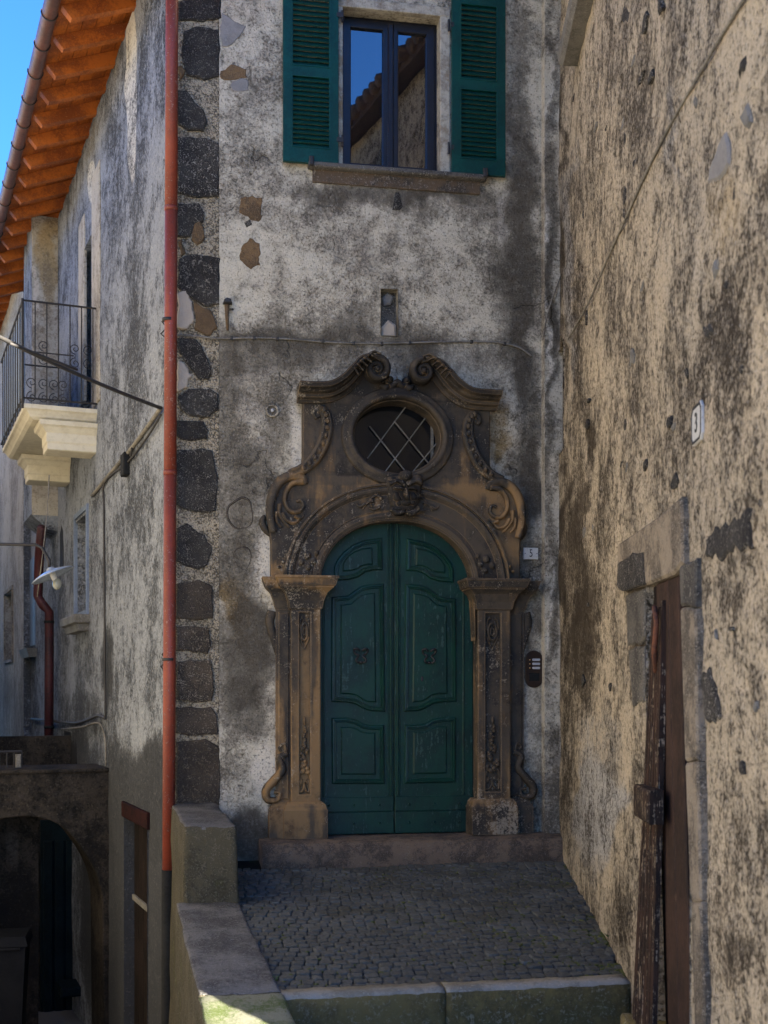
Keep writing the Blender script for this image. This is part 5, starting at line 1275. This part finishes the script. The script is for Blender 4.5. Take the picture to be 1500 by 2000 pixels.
jl = [(1326, 1104), (1328, 1188), (1337, 1490), (1349, 1760), (1358, 2060)]; jr = [(1357, 1092), (1357, 1186), (1361, 1490), (1367, 1760), (1376, 2060)]
for i in range(4):
    q = [jl[i + 1], jr[i + 1], jr[i], jl[i]]; q = [(x, y - 3 if k < 2 else y) for k, (x, y) in enumerate(q)]
    MB().prism(R, jitter_poly(pxs(R, q, .03), .006), -.14, .03, .012).build('door_jamb', 'jambdark' if i == 0 else 'jamb', rhouse)
# door leaves
olddoor = MB().box(R, OP[0] + .02, OP[1] - .01, -.13, -.09, oz0 - .3, oz1 - .012, .004).build('old_door', 'oldwood', rhouse, label='old reddish brown plank door in the tan wall')
for q in ([(1283, 1141), (1305, 1132), (1329, 2060), (1308, 2060)], [(1306, 1132), (1326, 1124), (1352, 2060), (1330, 2060)]):
    MB().prism(R, pxs(R, q), -.09, .004, .008).build('door_board', 'oldwood', olddoor)
MB().prism(R, pxs(R, [(1272, 1146), (1281, 1142), (1306, 2060), (1297, 2060)]), -.09, -.012, .006).build('door_groove_shade', 'doorplank', olddoor)  # dark strip stands in for the shaded groove beside the boards
u, z = R.px(1316, 1235, -.04); hg = MB(); hg.tube([R.P(u - .1, -.02, z + .10), R.P(u - .04, .0, z + .13), R.P(u + .02, .0, z + .05), R.P(u - .05, .0, z - .10), R.P(u - .1, -.02, z - .2)], .014, 6); hg.v = [tuple(Vector(v) + R.out * .05) for v in hg.v]; hg.build('hinge_hook', 'rust', olddoor, True)
# peeling leaf leaning out of the frame
ut = R.u(1272); ub0 = R.u(1243); 
lt = R.px(1268, 1195, .02); rt = R.px(1284, 1180, .02)
zbf = -.48
pl_n = 6
fa, fb = R.px(1262, 1195, 0.02), R.px(1286, 1175, 0.02)
uA, uB = R.u(1262, .05), R.u(1283, .05)
leafroot = None
for i in range(pl_n):
    t0, t1 = i / pl_n, (i + 1) / pl_n
    a0 = uA + (uB - uA) * t0 + .006; a1 = uA + (uB - uA) * t1 - .006
    zt = (fa[1] + (fb[1] - fa[1]) * (t0 + t1) / 2) + random.uniform(-.06, .04); zb = zbf + random.uniform(-.03, .07) - .10 * t0
    ot = .01; ob_ = .125 - .05 * t0
    th = .03 + random.uniform(-.004, .006)
    bot = [R.P(a0, ob_, zb), R.P(a1, ob_ - .008, zb), R.P(a1, ob_ - th, zb), R.P(a0, ob_ - th, zb)]
    top = [R.P(a0, ot + .012, zt), R.P(a1, ot + .012, zt), R.P(a1, ot + .012 - th, zt), R.P(a0, ot + .012 - th, zt)]
    mb = MB().hexa(bot + top)
    if leafroot is None: leafroot = mb.build('weathered_leaf', 'peelwood', rhouse, label='peeling grey door leaf leaning out of the frame')
    else: mb.build('plank', 'peelwood', leafroot)
u, z = R.px(1262, 1568, .08); MB().box(R, u - .16, u + .26, .04, .12, z - .085, z + .085, .014).build('lock_block', 'peelwood', leafroot)
for fz, fw_ in ((.9, .05), (2.1, .03)):
    MB().box(R, uA + .02, uB - .02, -.05, .015, fz - .06, fz + .06, .006).build('cross_ledge', 'oldwood', leafroot)
# stone threshold under the old door
MB().box(R, OP[0] - .15, OP[1] + .1, -.15, .13, -1.1, -.52, .015).build('door_threshold', 'kerb', rhouse)

# ================================================================== far house on the left and arch
fo = L.P(Lu(60), L.w_at(Lu(60), 46), 0)
FH = Frame(fo, L.ex, L.out)
fh = empty('far_house', FH.P(3, 0, -3), 'pale cream house farther down the street at the left edge of the photo', 'house')
fz = FH.z_at(FH.u(45), 0, 505)
fwm = wall_sheet(FH, 0, 9, -4.5, fz, .08, holes=[(FH.u(24), FH.u(12), FH.px(18, 1290)[1], FH.px(18, 1160)[1], .2)], blobs=[(20, 1400, 40, 120, .4, 'r'), (25, 1000, 30, 200, .2, 'b')], disp=.01, seed=81)
link('cream_wall', fwm, 'far', fh)
u0, u1 = FH.u(26), FH.u(10); rectframe(FH, u0, u1, FH.px(18, 1295)[1], FH.px(18, 1150)[1], .06, -.02, .03, .005).build('slit_window', 'jamb', fh)
ff = Frame(FH.P(0, 0, 0), FH.out, -FH.ex)
link('end_wall', wall_sheet(ff, -.6, 0, -4.5, fz, .06, blobs=[(60, 1200, 30, 300, .5, 'r')], seed=83), 'side', fh)
MB().hexa([FH.P(.1, -.1, -4.5), FH.P(9, -.1, -4.5), FH.P(9, -4, -4.5), FH.P(.1, -.8, -4.5), FH.P(.1, -.1, fz), FH.P(9, -.1, fz), FH.P(9, -4, fz), FH.P(.1, -.8, fz)]).build('inner_body', 'dark', fh)
eave(FH, -.1, 6, fz, .8, fh, 10, .2)
# its window and sill near the pipe
u, z = L.px(62, 1170, .0)
wv = wall_sheet
MB().box(L, Lu(70), Lu(60), -.02, .02, L.px(65, 1262)[1], L.px(65, 1090)[1], .01).build('blind_window', 'bluegrey', house)
MB().stack(L, Lu(72), Lu(56), -.02, .15, [(L.px(64, 1285)[1], -.03), (L.px(64, 1275)[1], .0), (L.px(64, 1268)[1], .02)]).build('blind_window_sill', 'zinc', house)
# flat dark plate painted as the shade of a niche above the arch
MB().box(L, Lu(150), Lu(126), -.01, .006, L.px(138, 1500)[1] , L.px(138, 1430)[1]).build('niche_shade_plate', 'dark', house)
# far downpipe
fp = empty('downpipe', L.P(Lu(90), .12, -3), 'thin dark red downpipe with a kink beside the street lamp', 'downpipe')
def Lz(x, y, w): u = L.u(x, w); return L.P(u, w, L.px(x, y, w)[1])
MB().tube([Lz(82, 1030, .25), Lz(77, 1080, .25), Lz(74, 1165, .25), Lz(84, 1182, .22), Lz(96, 1195, .12), Lz(96, 1300, .12), Lz(95, 1510, .12)], .068, 10).build('pipe_run', paint_mat('dark_red_pipe', (.075, .015, .016), (.035, .010, .012), .6), fp, True)
for y in (1215, 1420): p = Lz(96, y, .12); MB().tube([p + Vector((0, 0, -.02)), p + Vector((0, 0, .02))], .076, 10).build('pipe_collar', 'darkpipe', fp, True)
# street arch wall
au = Lu(212)
AF = Frame(L.P(au, 0, 0), L.out, -L.ex)                      # u towards the street, facing the camera
az = lambda py: AF.z_at(0, 0, py)
arch = empty('street_arch', AF.P(1.2, 0, -3.2), 'wall coloured dark as lane shade, with low arch spanning the lane at the foot of the side wall', 'archway')
ztop = az(1507)
def apx(x, y): return AF.px(x, y)
ap = [apx(206, 2080), apx(203, 1790), apx(200, 1740), apx(188, 1700), apx(165, 1660), apx(135, 1622), apx(100, 1600), apx(60, 1592), apx(20, 1594), apx(-20, 1604), apx(-60, 1630), apx(-90, 1670), apx(-100, 1720), apx(-104, 2080)]
ap = [tuple(p) for p in spline(ap, 3)]
outl = [(-.05, ap[0][1]), (-.05, ztop), (ap[-1][0] + .8, ztop), (ap[-1][0] + .8, ap[-1][1])] + ap[::-1]
me = plate(AF, [outl], -.9, 0, .015).mesh('arch_wall'); V = np.array([v.co[:] for v in me.vertices]); set_attr(me, stains_and_shading(V, [(150, 1700, 90, 90, .4, 'r'), (40, 1530, 200, 20, .6, 'r')]))
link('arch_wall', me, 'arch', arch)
MB().box(AF, -.05, ap[-1][0] + .8, -.92, .04, ztop, ztop + .04, .012).build('arch_coping', 'arch', arch)
# passage behind the arch: back wall with dark doors
pb = -3.0
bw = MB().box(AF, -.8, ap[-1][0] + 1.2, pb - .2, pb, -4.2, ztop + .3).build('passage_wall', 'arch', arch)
MB().box(AF, AF.px(196, 1800, pb)[0], AF.px(78, 1800, pb)[0], pb, pb + .06, -4.2, AF.px(120, 1600, pb)[1], .01).build('passage_gate', 'darkteal', arch)
for i in range(5):
    x0 = AF.px(190 - 22 * i, 1800, pb)[0]; x1 = AF.px(172 - 22 * i, 1800, pb)[0]
    MB().box(AF, x0, x1, pb + .05, pb + .09, -4.0, AF.px(120, 1640, pb)[1], .01).build('gate_board', 'darkteal', arch)
link('passage_pier', wall_sheet(AF, AF.px(76, 1800, -.9)[0], ap[-1][0] + .8, -4.2, ztop, .06, blobs=[(25, 1660, 30, 70, .5, 'b'), (50, 1650, 60, 100, .25, 'r'), (30, 1850, 80, 160, .7, 'r')], seed=91, w=-.95), 'arch', arch)  # its r patches add more painted lane shade
# bench-like ledge inside
MB().box(AF, AF.px(190, 1930, -2.2)[0], AF.px(118, 1930, -2.2)[0], -2.6, -2.1, AF.px(150, 1925, -2.2)[1] - .12, AF.px(150, 1925, -2.2)[1], .02).build('passage_ledge', 'darkteal', arch)

# planter pots on the arch top at far left
rl = empty('small_railing', AF.P(AF.px(20, 1500)[0], -.3, ztop), 'small low railing with white post on top of the street arch', 'railing')
xa, xb = AF.px(42, 1480, -.3)[0], AF.px(-30, 1480, -.3)[0]
z0, z1 = ztop + .05, AF.px(20, 1468, -.3)[1]
for k in range(6):
    x = xa + (xb - xa) * k / 5; MB().tube([AF.P(x, -.3, z0), AF.P(x, -.3, z1)], .010, 6).build('bar', 'iron', rl)
MB().tube([AF.P(xa, -.3, z1), AF.P(xb, -.3, z1)], .014, 6).build('top_rail', 'iron', rl)
x = AF.px(36, 1480, -.25)[0]; MB().box(AF, x - .03, x + .03, -.3, -.24, z0, z1 - .03, .01).build('white_post', 'palecable', rl)

# waste bin at the left edge
bc = AF.P(AF.px(6, 1900, .5)[0], .5, 0); zb_ = street_z(bc.x, bc.y); zt_ = AF.z_at(AF.px(6, 1900, .5)[0], .5, 1822)
bn = empty('waste_bin', (bc.x, bc.y, zb_), 'black wheeled waste bin at the left edge beside the arch', 'bin')
def binbox(n_, a, b, z0, z1, m): 
    o = MB().hexa([(bc.x - a, bc.y - a, z0), (bc.x + a, bc.y - a, z0), (bc.x + a, bc.y + a, z0), (bc.x - a, bc.y + a, z0), (bc.x - b, bc.y - b, z1), (bc.x + b, bc.y - b, z1), (bc.x + b, bc.y + b, z1), (bc.x - b, bc.y + b, z1)]).build(n_, m, bn); return o
binbox('bin_body', .20, .25, zb_ + .04, zt_ - .10, 'bin'); binbox('lid', .275, .25, zt_ - .098, zt_, 'bin')
for sg in (-1, 1): MB().tube([(bc.x + sg * .16, bc.y + .22, zb_ + .09), (bc.x + sg * .2, bc.y + .22, zb_ + .09)], .09, 12).build('wheel', 'bin', bn)
MB().tube([(bc.x - .2, bc.y - .28, zt_ - .12), (bc.x + .2, bc.y - .28, zt_ - .12)], .015, 6).build('handle', 'bin', bn)

# ------------------------------------------------------------------ hanging street lamp
DLp = 12.2
def cp_(x, y, d=DLp): return CAM + ray(x, y) * d
lc = cp_(103, 1122); lamp = empty('street_lamp', lc, 'white enamel dish lamp with bare bulb on a black arm above the lane', 'street lamp')
ax = (UP * .9 - RIGHT * .40 - FWD * .05).normalized()
e1 = ax.orthogonal().normalized(); e2 = ax.cross(e1)
prof = [(.02, .075), (.035, .07), (.05, .045), (.11, .035), (.19, .010), (.225, -.006), (.222, -.012), (.19, .0), (.10, .02), (.03, .03)]
vs = []; fs = []; seg = 28
for r_, h_ in prof:
    for k in range(seg): a = 2 * math.pi * k / seg; vs.append(lc + e1 * (r_ * math.cos(a)) + e2 * (r_ * math.sin(a)) + ax * h_)
for i in range(len(prof) - 1):
    for k in range(seg): kk = (k + 1) % seg; fs.append((i * seg + k, i * seg + kk, (i + 1) * seg + kk, (i + 1) * seg + k))
MB().add(vs, fs).build('lamp_shade', 'enamel', lamp, True)
MB().tube([lc + ax * .03, lc - ax * .06], .03, 10).build('socket', 'plate', lamp, True)
MB().ball(lc - ax * .10, .045, .045, .06, 12, 8).build('bulb', 'bulb', lamp, True)
arm = [cp_(-420, 1050), cp_(-100, 1061), cp_(72, 1064), cp_(84, 1072), cp_(100, 1105)]
MB().tube([lc + ax * .08, cp_(96, 1094), cp_(82, 1070), cp_(70, 1064), cp_(-420, 1056)], .016, 8).build('arm', 'iron', lamp, True)
cable('lamp_wire', spline([cp_(96, 928, 13.2), cp_(92, 1000, 13), cp_(86, 1060, 12.6), cp_(80, 1110, 12.6), cp_(73, 1165, 13)], 4), .006, 'palecable', 'thin pale wire hanging beside the dish lamp', 'wire')

# ------------------------------------------------------------------ house across the lane (carries the lamp arm; lights the lane by reflection)
armend = cp_(-420, 1056)
OF = Frame(L.P(0, (armend - L.P(0, 0, 0)).dot(L.out), 0), L.ex, -L.out)
oh = empty('opposite_house', OF.P(4, 0, -2), 'plain cream house across the lane, outside the picture on the left', 'house')
link('cream_wall', wall_sheet(OF, -6, 22, -4.5, 7.5, .25, blobs=[], seed=95), 'far', oh)
MB().hexa([OF.P(-6, -.1, -4.5), OF.P(22, -.1, -4.5), OF.P(22, -6, -4.5), OF.P(-6, -6, -4.5), OF.P(-6, -.1, 7.5), OF.P(22, -.1, 7.5), OF.P(22, -6, 8.5), OF.P(-6, -6, 8.5)]).build('house_body', 'far', oh)

# ------------------------------------------------------------------ weeds and moss
def weed(px, py, n, size, label, seed):
    r = random.Random(seed); d = parP(px, py, .0); root = empty('weed', d, label, 'weed', None); mb = MB()
    for k in range(n):
        a = r.uniform(0, 2 * math.pi); l = size * r.uniform(.5, 1.1); h = size * r.uniform(.4, 1.2)
        dv = Vector((math.cos(a), math.sin(a), 0)); sd = Vector((-dv.y, dv.x, 0)); p0 = d + dv * .01
        for m_ in range(3):
            t = (m_ + 1) / 3; c = p0 + dv * (l * t * .8) + Vector((0, 0, h * t * (1.2 - .4 * t))); wv_ = size * .16 * (1.2 - .5 * t)
            q = c + dv * (wv_ * 1.6) + Vector((0, 0, wv_ * .4))
            mb.add([c - dv * wv_, c + sd * wv_, q, c - sd * wv_], [(0, 1, 2, 3)])
        mb.tube([p0, p0 + dv * (l * .8) + Vector((0, 0, h * .8))], .0025, 3)
    mb.build('leaves', 'leaf', root)
weed(1204, 1838, 16, .10, 'bright green leafy weed at the foot of the tan wall', 1)
weed(1222, 1872, 7, .06, 'small weed nearest the kerb at the foot of the tan wall', 2)
weed(1180, 1790, 6, .05, 'tiny weed farther back along the foot of the tan wall', 3)
weed(530, 1918, 6, .045, 'tiny dark weed in the corner of kerb and parapet', 4)
ms = MB(); r = random.Random(4)
for k in range(1700):
    x = r.uniform(0, 1); y = r.choice([r.uniform(yF, -.5), r.uniform(yF, -2.2)]); xx = par_u(y) + (wall_x(y) - par_u(y)) * (1 - (x ** 2.2) * .7 if r.random() < .8 else x)
    if mnoise.noise(Vector((xx * 2.2, y * 2.2, 3))) < -.05: continue
    s_ = r.uniform(.008, .022); ms.ball((xx, y, pavz(y) - .006), s_, s_, .008, 5, 3)
ms.build('moss', 'moss', None, True, kind='stuff', cat='moss', label='patches of green moss in the cobble joints')
# repeats share a group
for o in COL.objects:
    if o.parent is None and o.get('category'):
        g = {'weed': 'weeds around the cobbled landing', 'downpipe': 'downpipes on the side wall', 'number plate': 'house number plates',
             'ring': 'worn rings in the front plaster'}.get(o['category'])
        if o.name.split('.')[0] == 'side_cable': g = 'cables on the side wall'
        if o.name.split('.')[0] == 'rising_cable': g = 'cables on the tan wall'
        if g: o['group'] = g
